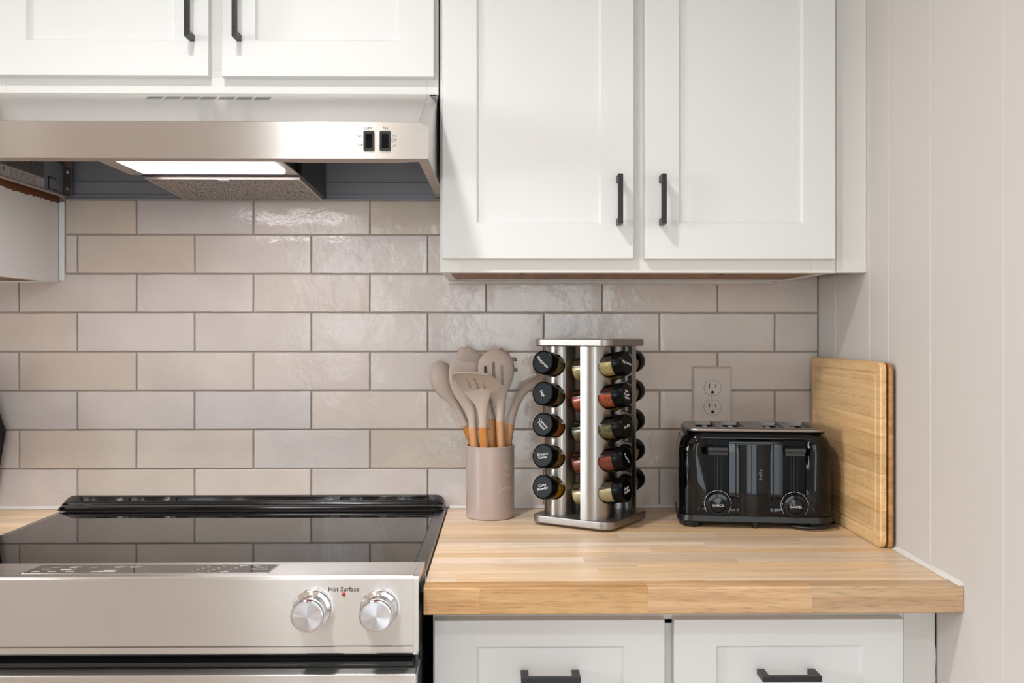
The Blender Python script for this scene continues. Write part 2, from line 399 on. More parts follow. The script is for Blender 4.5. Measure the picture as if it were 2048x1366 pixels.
# ------------------------------------------------------------------ room shell
CT = .9132                # counter height
XR, XL, YF = .644, -3.0, -3.7
struct('floor', bx(XL-.1, XR+.1, YF-.1, .1, -.05, 0), M['floor'])
struct('ceiling', bx(XL-.1, XR+.1, YF-.1, .1, 2.44, 2.5), M['ceil'])
wb = struct('wall_back', bx(XL-.1, XR+.1, .0085, .1, 0, 2.44), M['wall'])
part('grout', bx(-1.75, .6425, .0028, .0085, CT-.06, 1.545), M['grout'], wb)
wl_ = BM()
box(wl_, XL-.1, XL, YF, .1, 0, .95); box(wl_, XL-.1, XL, YF, .1, 2.15, 2.44)
box(wl_, XL-.1, XL, YF, -2.45, .95, 2.15); box(wl_, XL-.1, XL, -1.35, .1, .95, 2.15)
struct('wall_left', wl_, M['plain'])
wf = BM()
DX0, DX1, DZ = -.28, .60, 2.08
WX0, WX1 = -1.045, -.79
box(wf, XL, WX0, YF-.1, YF, 0, 2.44); box(wf, WX1, DX0, YF-.1, YF, 0, 2.44); box(wf, WX0, WX1, YF-.1, YF, 0, .95); box(wf, WX0, WX1, YF-.1, YF, 2.15, 2.44); box(wf, DX1, XR+.1, YF-.1, YF, 0, 2.44); box(wf, DX0, DX1, YF-.1, YF, DZ, 2.44)
struct('wall_front', wf, M['backwall'])
struct('neutral_reflector', bx(XL, DX0-.02, YF, YF+.015, 0, .93), M['cab'])     # white panel added so the range steel reflects a neutral tone
def glazing(name, x0, x1, z0, z1, y, mull, along='x'):
    def B(bm, a0, a1, d0, d1, c0, c1, **k):
        return box(bm, a0, a1, d0, d1, c0, c1, **k) if along == 'x' else box(bm, d0, d1, a0, a1, c0, c1, **k)
    f = BM(); w = .05
    B(f, x0, x0+w, y-.03, y+.03, z0, z1, bev=.003); B(f, x1-w, x1, y-.03, y+.03, z0, z1, bev=.003)
    B(f, x0+w, x1-w, y-.03, y+.03, z0, z0+w*1.4, bev=.003); B(f, x0+w, x1-w, y-.03, y+.03, z1-w, z1, bev=.003)
    for m_ in mull: B(f, m_-w/2, m_+w/2, y-.03, y+.03, z0+w*1.4, z1-w, bev=.003)
    o = struct(name, f, M['cab'])
    ed = [x0+w]+[v for m_ in mull for v in (m_-w/2, m_+w/2)]+[x1-w]
    for i in range(0, len(ed), 2):
        part('pane', B(BM(), ed[i], ed[i+1], y-.003, y+.003, z0+w*1.4, z1-w), M['pane'], o)
    return o
glazing('door_1', DX0, DX1, 0, DZ, YF-.05, [(DX0+DX1)/2])
glazing('hood_band_window', WX0, WX1, .95, 2.15, YF-.05, [])  # unseen narrow opening added for the bright band on the hood
glazing('fill_window', -2.45, -1.35, .95, 2.15, XL-.05, [-1.9], along='y')  # unseen opening added to let in the left fill
# vertical board panelling on the right wall: every board a piece, grooves between
wr = struct('wall_right', bx(XR+.010, XR+.1, YF, .1, 0, 2.44), M['wall'])
ys = [.0085, -.101, -.276, -.364, -.524, -.741, -.90, -1.10, -1.19, -1.36, -1.58, -1.70, -1.90, -2.0, -2.2, -2.37, -2.5, -2.7, -2.85, -3.0, -3.2, -3.37, -3.5, YF]
for a, b in zip(ys[:-1], ys[1:]):
    g = .0008
    part('plank', prism(BM(), [(XR, b+g+.0018), (XR, a-g-.0018), (XR+.0018, a-g), (XR+.010, a-g), (XR+.010, b+g), (XR+.0018, b+g)], 0, 2.44, axis=2), M['wall'], wr)
# outdoors seen through the glass door
struct('lawn_ground', bx(-14, 12, -22, YF-.12, -.15, -.1), M['grass'])
for i, (x, y, h) in enumerate([(-6.4, -12, 3.2), (-2.2, -14, 4.2), (1.9, -12.5, 3.0), (6.2, -13, 3.6)]):
    bm = BM(); bmesh.ops.create_icosphere(bm, subdivisions=4, radius=1)
    for v in bm.verts:
        k = 1+.35*noise.noise(v.co*2.3+Vector((i*5, 0, 0)))
        v.co = Vector((x+v.co.x*1.6*k, y+v.co.y*1.2*k, h*.55+v.co.z*h*.48*k))
    t = thing('garden_tree', ['round green tree on the lawn, far left through the door', 'tallest green tree standing on the lawn behind the door', 'green tree on the lawn right of the tallest one', 'green tree on the lawn, far right of the door'][i], 'tree', (x, y, -.1))
    part('crown', bm, M['leaf'], t, smooth=180)
    part('trunk', lathe(BM(), [(.14, -.1), (.1, h*.4)], 12, c=(x, y, 0)), M['ply'], t, smooth=40)

# ------------------------------------------------------------------ wall tiles, one by one
PITCH, ROW, GAP = .2348, .07868, .0028
def tile(x0, x1, z0, z1):
    bm = BM(); nx = max(2, round((x1-x0)/.026)); nz = 3
    sd = Vector((random.random()*50, random.random()*50, 0))
    lev = random.uniform(-.0005, .0003); tx, tz = random.uniform(-.003, .003), random.uniform(-.005, .005)
    e = .0014
    us = [0, e]+[e+(x1-x0-2*e)*i/nx for i in range(1, nx)]+[x1-x0-e, x1-x0]
    vs_ = [0, e]+[e+(z1-z0-2*e)*i/nz for i in range(1, nz)]+[z1-z0-e, z1-z0]
    G = []
    for j, v in enumerate(vs_):
        row = []
        for i, u in enumerate(us):
            x, z = x0+u, z0+v
            y = lev+tx*(u-(x1-x0)/2)+tz*(v-(z1-z0)/2)+.0007*noise.noise(Vector((u*22, v*30, 0))+sd)
            if i in (0, len(us)-1):
                y += .0009; x += .0007*noise.noise(Vector((v*60, i, 3))+sd)
            if j in (0, len(vs_)-1):
                y += .0009; z += .0011*noise.noise(Vector((u*32, j, 9))+sd)
            row.append(bm.verts.new((x, y, z)))
        G.append(row)
    for j in range(len(vs_)-1):
        for i in range(len(us)-1): bm.faces.new((G[j][i], G[j][i+1], G[j+1][i+1], G[j+1][i]))
    rim = G[0]+[r[-1] for r in G[1:]]+G[-1][-2::-1]+[r[0] for r in G[-2:0:-1]]
    back = [bm.verts.new((v.co.x, .0085, v.co.z)) for v in rim]
    n = len(rim)
    for i in range(n): bm.faces.new((rim[(i+1) % n], rim[i], back[i], back[(i+1) % n]))
    return part('tile', bm, M['tile'], wb, smooth=150)
for r in range(8):
    z0 = CT+.0012+r*ROW+GAP/2; z1 = z0+ROW-GAP
    if r == 0: z0 = CT+.001
    xb = -.971 if r % 2 else -.8545
    lo, hi = (-1.75, .6415) if r < 6 else (-.8775, .10)
    k = math.floor((lo-xb)/PITCH)
    while xb+k*PITCH < hi:
        a, b = max(lo, xb+k*PITCH+GAP/2), min(hi, xb+(k+1)*PITCH-GAP/2)
        if b-a > .008: tile(a, b, z0, z1)
        k += 1
cb = BM()
prism(cb, [(.0085, CT+.0005), (-.0065, CT+.0005), (-.004, CT+.0045), (.001, CT+.0062), (.0085, CT+.006)], -.106, .6425)
prism(cb, [(.0085, CT+.0005), (-.0065, CT+.0005), (-.004, CT+.0045), (.001, CT+.0062), (.0085, CT+.006)], -1.7, -.875)
struct('trim_1', cb, M['caulk'])
tb = BM(); n_ = 40
ring = []
for i in range(n_+1):
    y = -.008-(.622)*i/n_; w = .0075+.0028*noise.noise(Vector((y*26, 1, 0)))+.002*noise.noise(Vector((y*80, 4, 0)))
    ring.append([(XR-w, y, CT+.0004), (XR-w*.35, y, CT+.0022), (XR-.0005, y, CT+w*.8), (XR+.0008, y, CT+.0004)])
loops(tb, ring)
struct('trim_2', tb, M['caulk'], smooth=60)
uc = BM(); ring = []
for i in range(60):
    x = -.107+(.655)*i/59; w = .0058+.0012*noise.noise(Vector((x*30, 7, 0)))
    ring.append([(x, -.0022, 1.3725), (x, -.0052, 1.3722), (x, -.0048, 1.3722-w), (x, -.0022, 1.3722-w-.001)])
loops(uc, ring)
struct('trim_3', uc, M['wall'], smooth=60)
struct('trim_4', bx(-.8885, -.8785, -.006, .0085, 1.372, 1.53, bev=.001), M['cab'])   # filler strip beside the wall cabinet

# ------------------------------------------------------------------ doors, drawers and pulls of the cabinets
def shaker(x0, x1, z0, z1, ix0, ix1, iz0, iz1, yf, th, mat, parent, name):
    """one leaf: flat frame, bevelled step and recessed field"""
    r, c, d = .0022, .004, .0065
    def rect(a0, a1, b0, b1, y): return [(a0, y, b0), (a1, y, b0), (a1, y, b1), (a0, y, b1)]
    bm = loops(BM(), [rect(x0, x1, z0, z1, yf+th), rect(x0, x1, z0, z1, yf+r), rect(x0+r*.3, x1-r*.3, z0+r*.3, z1-r*.3, yf+r*.3),
        rect(x0+r, x1-r, z0+r, z1-r, yf), rect(ix0, ix1, iz0, iz1, yf), rect(ix0+c, ix1-c, iz0+c, iz1-c, yf+d)])
    return part(name, bm, mat, parent, smooth=35)
def pull(cx, cz, length, yd, parent, vert=True):
    """square bar handle with two stand-off feet"""
    w, st = .0042, .030
    bm = BM()
    if vert:
        box(bm, cx-w, cx+w, yd-st-w, yd-st+w, cz-length/2, cz+length/2, bev=.0007)
        for s in (-1, 1):
            z = cz+s*(length/2-.0055); box(bm, cx-w*.98, cx+w*.98, yd-st+w*.8, yd, z-.0055, z+.0055, bev=.0005)
    else:
        box(bm, cx-length/2, cx+length/2, yd-st-w, yd-st+w, cz-w, cz+w, bev=.0007)
        for s in (-1, 1):
            x = cx+s*(length/2-.0055); box(bm, x-.0055, x+.0055, yd-st+w*.8, yd, cz-w*.98, cz+w*.98, bev=.0005)
    return part('handle', bm, M['black'], parent, smooth=40, label='black square bar handle')
FY, DY = -.263, -.282

c1 = thing('wall_cabinet', 'tall white wall cabinet with two shaker doors, right of the range hood', 'cabinet', (.24, -.13, 1.373))
bm = BM()
box(bm, -.1075, -.092, FY+.019, -.002, 1.373, 2.13); box(bm, .568, .583, FY+.019, -.002, 1.373, 2.13)
box(bm, -.092, .568, -.008, -.002, 1.373, 2.13); box(bm, -.092, .568, FY+.019, -.002, 2.118, 2.13)
part('carcass', bm, M['cab'], c1)
bm = BM()
box(bm, -.1085, -.07, FY, FY+.019, 1.373, 2.13, bev=.0006); box(bm, .545, .5895, FY, FY+.019, 1.373, 2.13, bev=.0006)
box(bm, -.07, .545, FY, FY+.019, 1.373, 1.408, bev=.0006); box(bm, -.07, .545, FY, FY+.019, 2.09, 2.13); box(bm, .215, .263, FY, FY+.019, 1.408, 2.09, bev=.0006)
part('face_frame', bm, M['frame'], c1, smooth=40)
part('filler_strip', bx(.5902, .6438, FY, FY+.019, 1.3735, 2.13, bev=.0006), M['frame'], c1, smooth=40)
part('bottom_panel', bx(-.0915, .567, FY+.0195, -.0085, 1.3745, 1.386), M['ply'], c1, label='bare brown plywood bottom')
for x, y in ((.035, -.225), (.395, -.225)):
    part('screw', lathe(BM(), [(.004, 1.3722), (.0045, 1.3738), (.0045, 1.3748)], 12, c=(x, y, 0)), M['slot'], c1, label='dark screw head')
d = shaker(-.1042, .2299, 1.3963, 2.105, -.0443, .1732, 1.4571, 2.04, DY, .0185, M['cab'], c1, 'door')
pull(.2028, 1.4965, .0855, DY, d)
d = shaker(.2491, .5834, 1.3963, 2.105, .3085, .5264, 1.4576, 2.04, DY, .0185, M['cab'], c1, 'door')
pull(.2774, 1.4965, .0858, DY, d)

c2 = thing('wall_cabinet', 'short white wall cabinet above the steel range hood', 'cabinet', (-.5, -.13, 1.688))
bm = BM()
box(bm, -.8885, -.873, FY+.019, -.002, 1.69, 2.13); box(bm, -.125, -.1125, FY+.019, -.002, 1.69, 2.13)
box(bm, -.873, -.125, -.008, -.002, 1.69, 2.13); box(bm, -.873, -.125, FY+.019, -.008, 1.69, 1.70); box(bm, -.873, -.125, FY+.019, -.008, 2.118, 2.13)
part('carcass', bm, M['cab'], c2)
bm = BM()
box(bm, -.8885, -.865, FY, FY+.019, 1.6855, 2.13, bev=.0006); box(bm, -.1325, -.1115, FY, FY+.019, 1.6855, 2.13, bev=.0006)
box(bm, -.865, -.1325, FY, FY+.019, 1.6855, 1.728, bev=.0006); box(bm, -.865, -.1325, FY, FY+.019, 2.09, 2.13); box(bm, -.522, -.472, FY, FY+.019, 1.728, 2.09, bev=.0006)
part('face_frame', bm, M['frame'], c2, smooth=40)
d = shaker(-.884, -.5081, 1.712, 2.105, -.822, -.5659, 1.7721, 2.04, DY, .0185, M['cab'], c2, 'door')
pull(-.5357, 1.771+.0428, .0855, DY, d)
d = shaker(-.4857, -.1181, 1.7115, 2.105, -.4279, -.1771, 1.773, 2.04, DY, .0185, M['cab'], c2, 'door')
pull(-.4552, 1.7713+.0428, .0855, DY, d)

c3 = thing('wall_cabinet', 'white wall cabinet at the left edge, ragged paint on its side below the hood', 'cabinet', (-1.2, -.13, 1.37))
bm = BM()
box(bm, -1.5, -1.487, FY+.019, -.002, 1.368, 2.13); box(bm, -1.487, -.906, -.008, -.002, 1.368, 2.13); box(bm, -1.487, -.906, FY+.019, -.008, 2.118, 2.13)
part('carcass', bm, M['cab'], c3)
part('side_panel', bx(-.905, -.8895, FY, -.002, 1.368, 2.13), M['worn'], c3, label='side panel with ragged paint edge')
part('bottom_panel', bx(-1.486, -.9055, FY+.0195, -.0085, 1.371, 1.383), M['ply'], c3, label='bare brown plywood bottom')
bm = BM(); box(bm, -1.5, -1.46, FY, FY+.019, 1.37, 2.13); box(bm, -.935, -.9055, FY, FY+.019, 1.37, 2.13); box(bm, -1.46, -.935, FY, FY+.019, 1.37, 1.41); box(bm, -1.46, -.935, FY, FY+.019, 2.09, 2.13)
part('face_frame', bm, M['frame'], c3)
d = shaker(-1.495, -.912, 1.3963, 2.105, -1.435, -.97, 1.457, 2.04, DY, .0185, M['cab'], c3, 'door')
pull(-.94, 1.4965, .0855, DY, d)

BY, BD = -.545, -.565
b1 = thing('base_cabinet', 'white base cabinet with two drawers under the butcher block worktop', 'cabinet', (.25, -.27, 0))
bm = BM()
box(bm, -.1015, -.086, BY+.019, -.01, .1, .874); box(bm, .58, .594, BY+.019, -.01, .1, .874); box(bm, -.086, .58, -.02, -.01, .1, .874)
box(bm, -.086, .58, BY+.019, -.02, .1, .115); box(bm, -.1015, .594, BY+.06, BY+.075, 0, .1)
part('carcass', bm, M['cab'], b1)
bm = BM()
box(bm, -.1015, -.065, BY, BY+.019, .1, .874, bev=.0006); box(bm, .557, .5945, BY, BY+.019, .1, .874, bev=.0006); box(bm, .222, .265, BY, BY+.019, .1, .845, bev=.0006)
box(bm, -.065, .557, BY, BY+.019, .838, .874, bev=.0006); box(bm, -.065, .222, BY, BY+.019, .665, .69); box(bm, .265, .557, BY, BY+.019, .665, .69); box(bm, -.065, .557, BY, BY+.019, .1, .13)
part('face_frame', bm, M['frame'], b1, smooth=40)
part('filler_strip', bx(.5952, .6437, BY+.001, BY+.019, 0, .874, bev=.0006), M['frame'], b1, smooth=40)
bm = BM(); ring = []
for i in range(50):
    z = .60+.27*i/49; w = max(.0002, .0007+.0016*noise.noise(Vector((z*40, 3, 0)))+(.0012 if .80 < z < .85 else 0))
    ring.append([(XR-w-.0006, BY-.0004, z), (XR-.0002, BY-.0004, z), (XR-.0002, BY+.001, z), (XR-w-.0006, BY+.001, z)])
part('paint_crack', loops(bm, ring), M['slot'], b1, label='dark crack between filler and wall')
for x0, x1, i0, i1, hx in ((-.0987, .2372, -.037, .1775, .0695), (.2502, .5871, .3124, .5262, .4137)):
    d = shaker(x0, x1, .70, .8492, i0, i1, .739, .8106, BD, .0195, M['cab'], b1, 'drawer')
    pull(hx, .7730, .0848, BD, d, vert=False)
    shaker(x0, x1, .115, .68, i0, i1, .175, .62, BD, .0195, M['cab'], b1, 'door')
b2 = thing('base_cabinet', 'white base cabinet under the worktop left of the range', 'cabinet', (-1.25, -.27, 0))
bm = BM(); box(bm, -1.7, -.876, BY, -.01, .1, .874); box(bm, -1.7, -.876, BY+.06, -.01, 0, .1)
part('carcass', bm, M['cab'], b2)
for x0 in (-1.695, -1.285):
    d = shaker(x0, x0+.4, .70, .849, x0+.06, x0+.34, .739, .8106, BD, .0195, M['cab'], b2, 'drawer'); pull(x0+.2, .773, .0848, BD, d, vert=False)
    shaker(x0, x0+.4, .115, .68, x0+.06, x0+.34, .175, .62, BD, .0195, M['cab'], b2, 'door')

# ------------------------------------------------------------------ butcher block worktops, stave by stave
def worktop(label, x0, x1, yf, cuts_front, seed):
    rnd = random.Random(seed)
    t = thing('countertop', label, 'countertop', ((x0+x1)/2, yf/2, CT-.0375))
    rows = 17; dep = (-.0005-yf)
    edges = [yf]
    for i in range(rows): edges.append(yf+dep*(i+1)/rows+(rnd.uniform(-.003, .003) if i < rows-1 else 0))
    for r in range(rows):
        if r == 0: cuts = [x0]+cuts_front+[x1]
        else:
            cuts = [x0]; x = x0-rnd.uniform(0, .2)
            while True:
                x += rnd.uniform(.16, .42)
                if x > x1-.04: break
                if x > x0+.04: cuts.append(x)
            cuts.append(x1)
        for a, b in zip(cuts[:-1], cuts[1:]):
            g = .00006; ya, yb = edges[r]+(g if r else 0), edges[r+1]-g
            xa, xb_ = a+(g if a > x0 else 0), b-(g if b < x1 else 0)
            dz = rnd.uniform(0, .00008)
            bv = .0016
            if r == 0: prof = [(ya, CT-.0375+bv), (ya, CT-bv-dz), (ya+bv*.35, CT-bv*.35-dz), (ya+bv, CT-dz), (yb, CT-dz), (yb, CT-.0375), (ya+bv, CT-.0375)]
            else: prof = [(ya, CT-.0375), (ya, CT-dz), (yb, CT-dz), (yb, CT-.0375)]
            part('stave', prism(BM(), prof, xa, xb_), M['counter_edge_dimmed' if r == 0 else 'counter'], t)
    return t
worktop('pale beech butcher block worktop right of the range, under toaster and spice rack', -.1085, .6432, -.631, [-.0305, .2027, .4321], 3)
worktop('pale butcher block worktop corner left of the range', -1.7, -.8745, -.631, [-1.4, -1.1], 5)

# ------------------------------------------------------------------ range
rg = thing('kitchen_range', 'stainless steel slide-in electric range with black glass cooktop', 'range', (-.49, -.33, 0))
RX0, RX1 = -.8695, -.1125
part('body', bx(RX0+.003, RX1-.001, -.60, -.015, .02, .905), M['enamel'], rg)
bm = BM()
for x in (RX0+.04, RX1-.04):
    for y in (-.56, -.06): lathe(bm, [(.015, 0), (.015, .02)], 12, c=(x, y, 0))
part('levelling_feet', bm, M['bplast'], rg, kind='stuff')
GZ = .9185
part('cooktop_glass', bx(RX0+.019, RX1-.019, -.548, -.05, .906, GZ, bev=.0006), M['glass'], rg)
for s, x0 in ((-1, RX0), (1, RX1)):
    prof = [(x0, .9055), (x0, GZ-.0042), (x0-s*.0012, GZ-.0022), (x0-s*.0186, GZ-.0002), (x0-s*.0186, .9055)]
    part('cooktop_rim', prism(BM(), prof, -.6, -.003, axis=1), M['enamel'], rg)
    part('side_trim', bx(x0-s*.0005, x0+s*.0006, -.545, -.003, .885, GZ-.0045), M['steel_s'], rg, label='thin brushed metal side trim')
# rear vent
bm = BM()
prof = [(0, .9188), (0, .9392), (-.0035, .9412), (-.011, .9412), (-.028, .9335), (-.0325, .9322), (-.0345, .9305), (-.034, .9285), (-.0375, .9276), (-.048, .9262), (-.0505, .9245), (-.0515, .9215), (-.0575, .9188)]
zb = .9187
V0, V1 = -.8735, -.1158
prof = [(y-.0015, z) for y, z in prof]
ring = []
for x, k in ((V0, .0), (V0+.0015, .45), (V0+.005, .72), (V0+.011, .93), (V0+.018, 1), (V1-.018, 1), (V1-.011, .93), (V1-.005, .72), (V1-.0015, .45), (V1, 0)):
    kk = .35+.65*k; ring.append([(x, y*(.75+.25*k), zb+(z-zb)*kk) for y, z in prof])
loops(bm, ring)
rv = part('rear_vent', bm, M['enamel'], rg, smooth=35, label='black rear vent rail')
cb_ = BM()
for a, b in ((-.8367, -.7536), (-.7427, -.6614), (-.6495, -.3375), (-.3235, -.2438), (-.2308, -.151)):
    r_ = .0035; box(cb_, a, b, -.0275, -.0165, .925, .95, bev=.0015, seg=1)
xf(cb_, Matrix.Translation(-OFF[rv])); cut(rv, cb_)
rv.data.shade_smooth(); rv.data.set_sharp_from_angle(angle=radians(35))
# control panel: sloping top strip, brushed face, lip
prof = [(-.60, .82), (-.60, .905), (-.545, .906), (-.545, .9288), (-.548, .9305), (-.645, .9362), (-.6495, .9355), (-.6515, .9335), (-.6525, .9305), (-.6535, .842), (-.650, .8412), (-.650, .8402), (-.654, .8395), (-.654, .8315), (-.650, .8285), (-.60, .8285)]
cpn = part('control_panel', prism(BM(), prof, RX0-.002, -.1212), M['steel'], rg, smooth=30)
capp = [(-.60, .8285), (-.60, .905), (-.545, .906), (-.545, .9288), (-.548, .931), (-.645, .9367), (-.651, .935), (-.6538, .930), (-.6545, .8330), (-.651, .8280)]
part('panel_end_cap', prism(BM(), capp, -.1207, -.1135), M['steel_s'], rg, smooth=30)
# touch panel let into the strip
def strip_z(y): return .9305+(.9362-.9305)*(y+.548)/(-.645+.548)
def strip_pt(x, y, dz=.0004): return (x, y, strip_z(y)+dz)
out = [(-.6607, -.566), (-.3208, -.566), (-.3221, -.637), (-.6520, -.637)]
out = [(-.6607, -.572), (-.3225, -.572), (-.3225, -.633), (-.6607, -.633)]
bm = loops(BM(), [[strip_pt(x, y, -.001) for x, y in out], [strip_pt(x, y, .0006) for x, y in out]])
tp = part('touch_panel', bm, M['glass'], rg)
bm = BM()
for a, b, c, d_ in ((-.6620, -.3212, -.5722, -.5708), (-.6620, -.3212, -.6342, -.6330), (-.6620, -.6606, -.6342, -.5708), (-.3226, -.3212, -.6342, -.5708)):
    loops(bm, [[strip_pt(a, c, -.0004), strip_pt(b, c, -.0004), strip_pt(b, d_, -.0004), strip_pt(a, d_, -.0004)], [strip_pt(a, c, .001), strip_pt(b, c, .001), strip_pt(b, d_, .001), strip_pt(a, d_, .001)]])
part('bezel', bm, M['chrome'], tp)
rnd = random.Random(4); bm = BM()
def dash(x, y, w, h=.0012):
    loops(bm, [[strip_pt(x, y, .0006), strip_pt(x+w, y, .0006), strip_pt(x+w, y+h, .0006), strip_pt(x, y+h, .0006)], [strip_pt(x, y, .0008), strip_pt(x+w, y, .0008), strip_pt(x+w, y+h, .0008), strip_pt(x, y+h, .0008)]])
for x, y, w in ((-.640, -.588, .012), (-.613, -.585, .014), (-.613, -.590, .010), (-.646, -.603, .012), (-.62, -.603, .022), (-.618, -.608, .015), (-.652, -.622, .011), (-.63, -.622, .011), (-.605, -.622, .012), (-.585, -.588, .010), (-.55, -.585, .014), (-.55, -.590, .009), (-.53, -.585, .016), (-.528, -.590, .010), (-.555, -.612, .016), (-.562, -.618, .022), (-.57, -.624, .034), (-.375, -.580, .010), (-.39, -.628, .012), (-.355, -.580, .008)): dash(x, y, w)
for x0 in (-.432, -.41, -.386):
    for i in range(4): dash(x0+i*.004+.0, -.62+i*.011, .0035)
part('markings', bm, M['white_print'], tp, label='faint white key markings')
for s_, y_ in (('Start', -.592), ('Cancel', -.607)):
    m_ = Matrix.Translation((-.341, y_, strip_z(y_)+.0008)) @ Matrix.Rotation(math.atan2(.0057, -.097)+pi, 4, 'X')
    part('lettering', xf(text_bm(s_, .0085, extrude=.0001), m_), M['white_print'], tp, label='white lettering reading '+s_)
# knobs
def knob(cx, cz, label):
    yb = -.6528
    k = part('knob', lathe(BM(), [(.0255, 0), (.0262, -.002), (.0262, -.0065), (.0250, -.0085), (.0205, -.0095), (.0198, -.012), (.0212, -.022), (.0222, -.036), (.0222, -.040), (.0213, -.0418), (.0196, -.0425)], 56, axis='y'), M['chrome'], rg, smooth=35, label=label, loc=(cx, yb, cz))
    part('spun_disc', lathe(BM(), [(.0189, -.0424), (.0189, -.0428), (.0002, -.0432)], 56, axis='y'), M['disc'], k, loc=(cx, yb, cz))
    bm = BM(); box(bm, -.0006, .0006, -.0421, -.034, .0214, .0226)
    box(bm, -.0007, .0007, -.0066, -.0062, .021, .0255); box(bm, -.0008, .0008, -.0428, -.0420, .0192, .0216)
    part('pointer', bm, M['red'], k, label='red pointer mark', loc=(cx, yb, cz))
knob(-.2570, .8925, 'chrome knob left of the hot surface light'); knob(-.1665, .8918, 'chrome knob at the right end of the panel')
part('lettering', front_text('Hot Surface', .0088, -.2152, -.6531, .9176), M['dark_print'], rg, label='dark lettering reading Hot Surface')
part('indicator_light', lathe(BM(), [(.0026, -.6520), (.0026, -.6542), (.0015, -.6552), (.0, -.6554)], 20, axis='y', c=(-.2152, 0, .9113)), M['red'], rg, smooth=40, label='small red indicator light')
# gap, door, handle
part('vent_gap', bx(RX0, -.1165, -.625, -.60, .80, .8285), M['enamel'], rg)
bm = BM(); box(bm, RX0+.01, -.122, -.648, -.626, .813, .817, bev=.0008); box(bm, RX0+.01, -.122, -.64, -.626, .8085, .8125)
part('door_gasket', bm, M['bplast'], rg)
dr = part('oven_door', bx(RX0, -.1145, -.668, -.602, .19, .8075, bev=.003), M['steel'], rg, smooth=30)
part('window', bx(RX0+.1, -.22, -.6695, -.668, .32, .66), M['glass'], dr)
bm = BM(); tube(bm, [(RX0+.04, -.715, .745), (-.155, -.715, .745)], .011, 20)
for x in (RX0+.07, -.185): tube(bm, [(x, -.668, .745), (x, -.712, .745)], .008, 14)
part('handle', bm, M['steel'], dr, smooth=50)
part('storage_drawer', bx(RX0, -.1145, -.665, -.602, .03, .185, bev=.003), M['steel'], rg, smooth=30)

# ------------------------------------------------------------------ range hood
hd = thing('range_hood', 'stainless steel under-cabinet range hood with its lamp switched on', 'range hood', (-.49, -.24, 1.533))
HX0, HX1, HF = -.8725, -.1138, -.469
th = .0012
def shell(prof_outer, x0, x1, name, mat, label=None): return part(name, prism(BM(), prof_outer, x0, x1), mat, hd, smooth=25, label=label)
# front apron: one sheet with clipped right top corner
bm = BM()
def face(pts, t=(0, .0012, 0)):
    a = [bm.verts.new(p) for p in pts]; b = [bm.verts.new((p[0]+t[0], p[1]+t[1], p[2]+t[2])) for p in pts]; n = len(pts); fs = [bm.faces.new(a), bm.faces.new(b[::-1])]
    for i in range(n): fs.append(bm.faces.new((a[i], b[i], b[(i+1) % n], a[(i+1) % n])))
    bmesh.ops.recalc_face_normals(bm, faces=fs)
face([(HX0, HF, 1.5362), (HX1, HF, 1.5362), (HX1, HF, 1.5845), (HX1-.006, HF, 1.5885), (-.1292, HF, 1.5925), (HX0, HF, 1.5925)])
part('apron', bm, M['steel'], hd)
bm = BM()
face([(HX0, HF+.0013, 1.5362), (HX1-.001, HF+.0013, 1.5362), (HX1-.001, HF+.030, 1.5362), (HX0, HF+.030, 1.5362)], (0, 0, .0012))
part('apron_return', bm, M['flange'], hd)
bm = BM()
face([(HX0, HF+.0003, 1.5932), (-.1292, HF+.0003, 1.5932), (-.1287, -.264, 1.6853), (HX0, -.264, 1.6853)], (0, .0005, -.0012))
part('sloped_top', bm, M['hoodtop'], hd)
bm = BM()
face([(-.1290, HF+.0003, 1.5928), (HX1, HF+.0003, 1.5842), (HX1+.0008, -.2645, 1.6755), (-.1286, -.2645, 1.6850)], (-.0003, .0005, -.0012))
part('corner_facet', bm, M['hoodtop'], hd)
bm = BM()
face([(HX1, HF+.0013, 1.5362), (HX1, HF+.0013, 1.5835), (HX1, -.264, 1.675), (HX1, -.264, 1.684), (HX1, -.003, 1.684), (HX1, -.003, 1.5362)], (-.0012, 0, 0))
part('side_wall', bm, M['steel_s'], hd); bm = BM()
face([(HX0, HF+.0013, 1.5362), (HX0, HF+.0013, 1.593), (HX0, -.264, 1.684), (HX0, -.003, 1.684), (HX0, -.003, 1.5362)], (.0012, 0, 0))
part('side_wall', bm, M['steel_s'], hd)
bm = BM()
face([(HX1-.0013, HF+.030, 1.5364), (HX1-.0013, -.003, 1.5364), (HX1-.017, -.003, 1.5364), (HX1-.017, HF+.030, 1.5364)], (0, 0, .0012))
part('bottom_flange', bm, M['flange'], hd); bm = BM()
face([(HX0+.0013, HF+.030, 1.5364), (HX0+.0013, -.003, 1.5364), (HX0+.012, -.003, 1.5364), (HX0+.012, HF+.030, 1.5364)], (0, 0, .0012))
part('bottom_flange', bm, M['flange'], hd); bm = BM()
face([(HX1-.0013, HF+.0308, 1.5364), (HX1-.03, HF+.0308, 1.5364), (HX1-.05, HF+.040, 1.5364), (HX1-.20, HF+.040, 1.5364), (-.36, HF+.0308, 1.5364), (-.36, HF+.030, 1.5364), (HX1-.0013, HF+.030, 1.5364)], (0, 0, .0012))
part('bottom_flange', bm, M['flange'], hd)
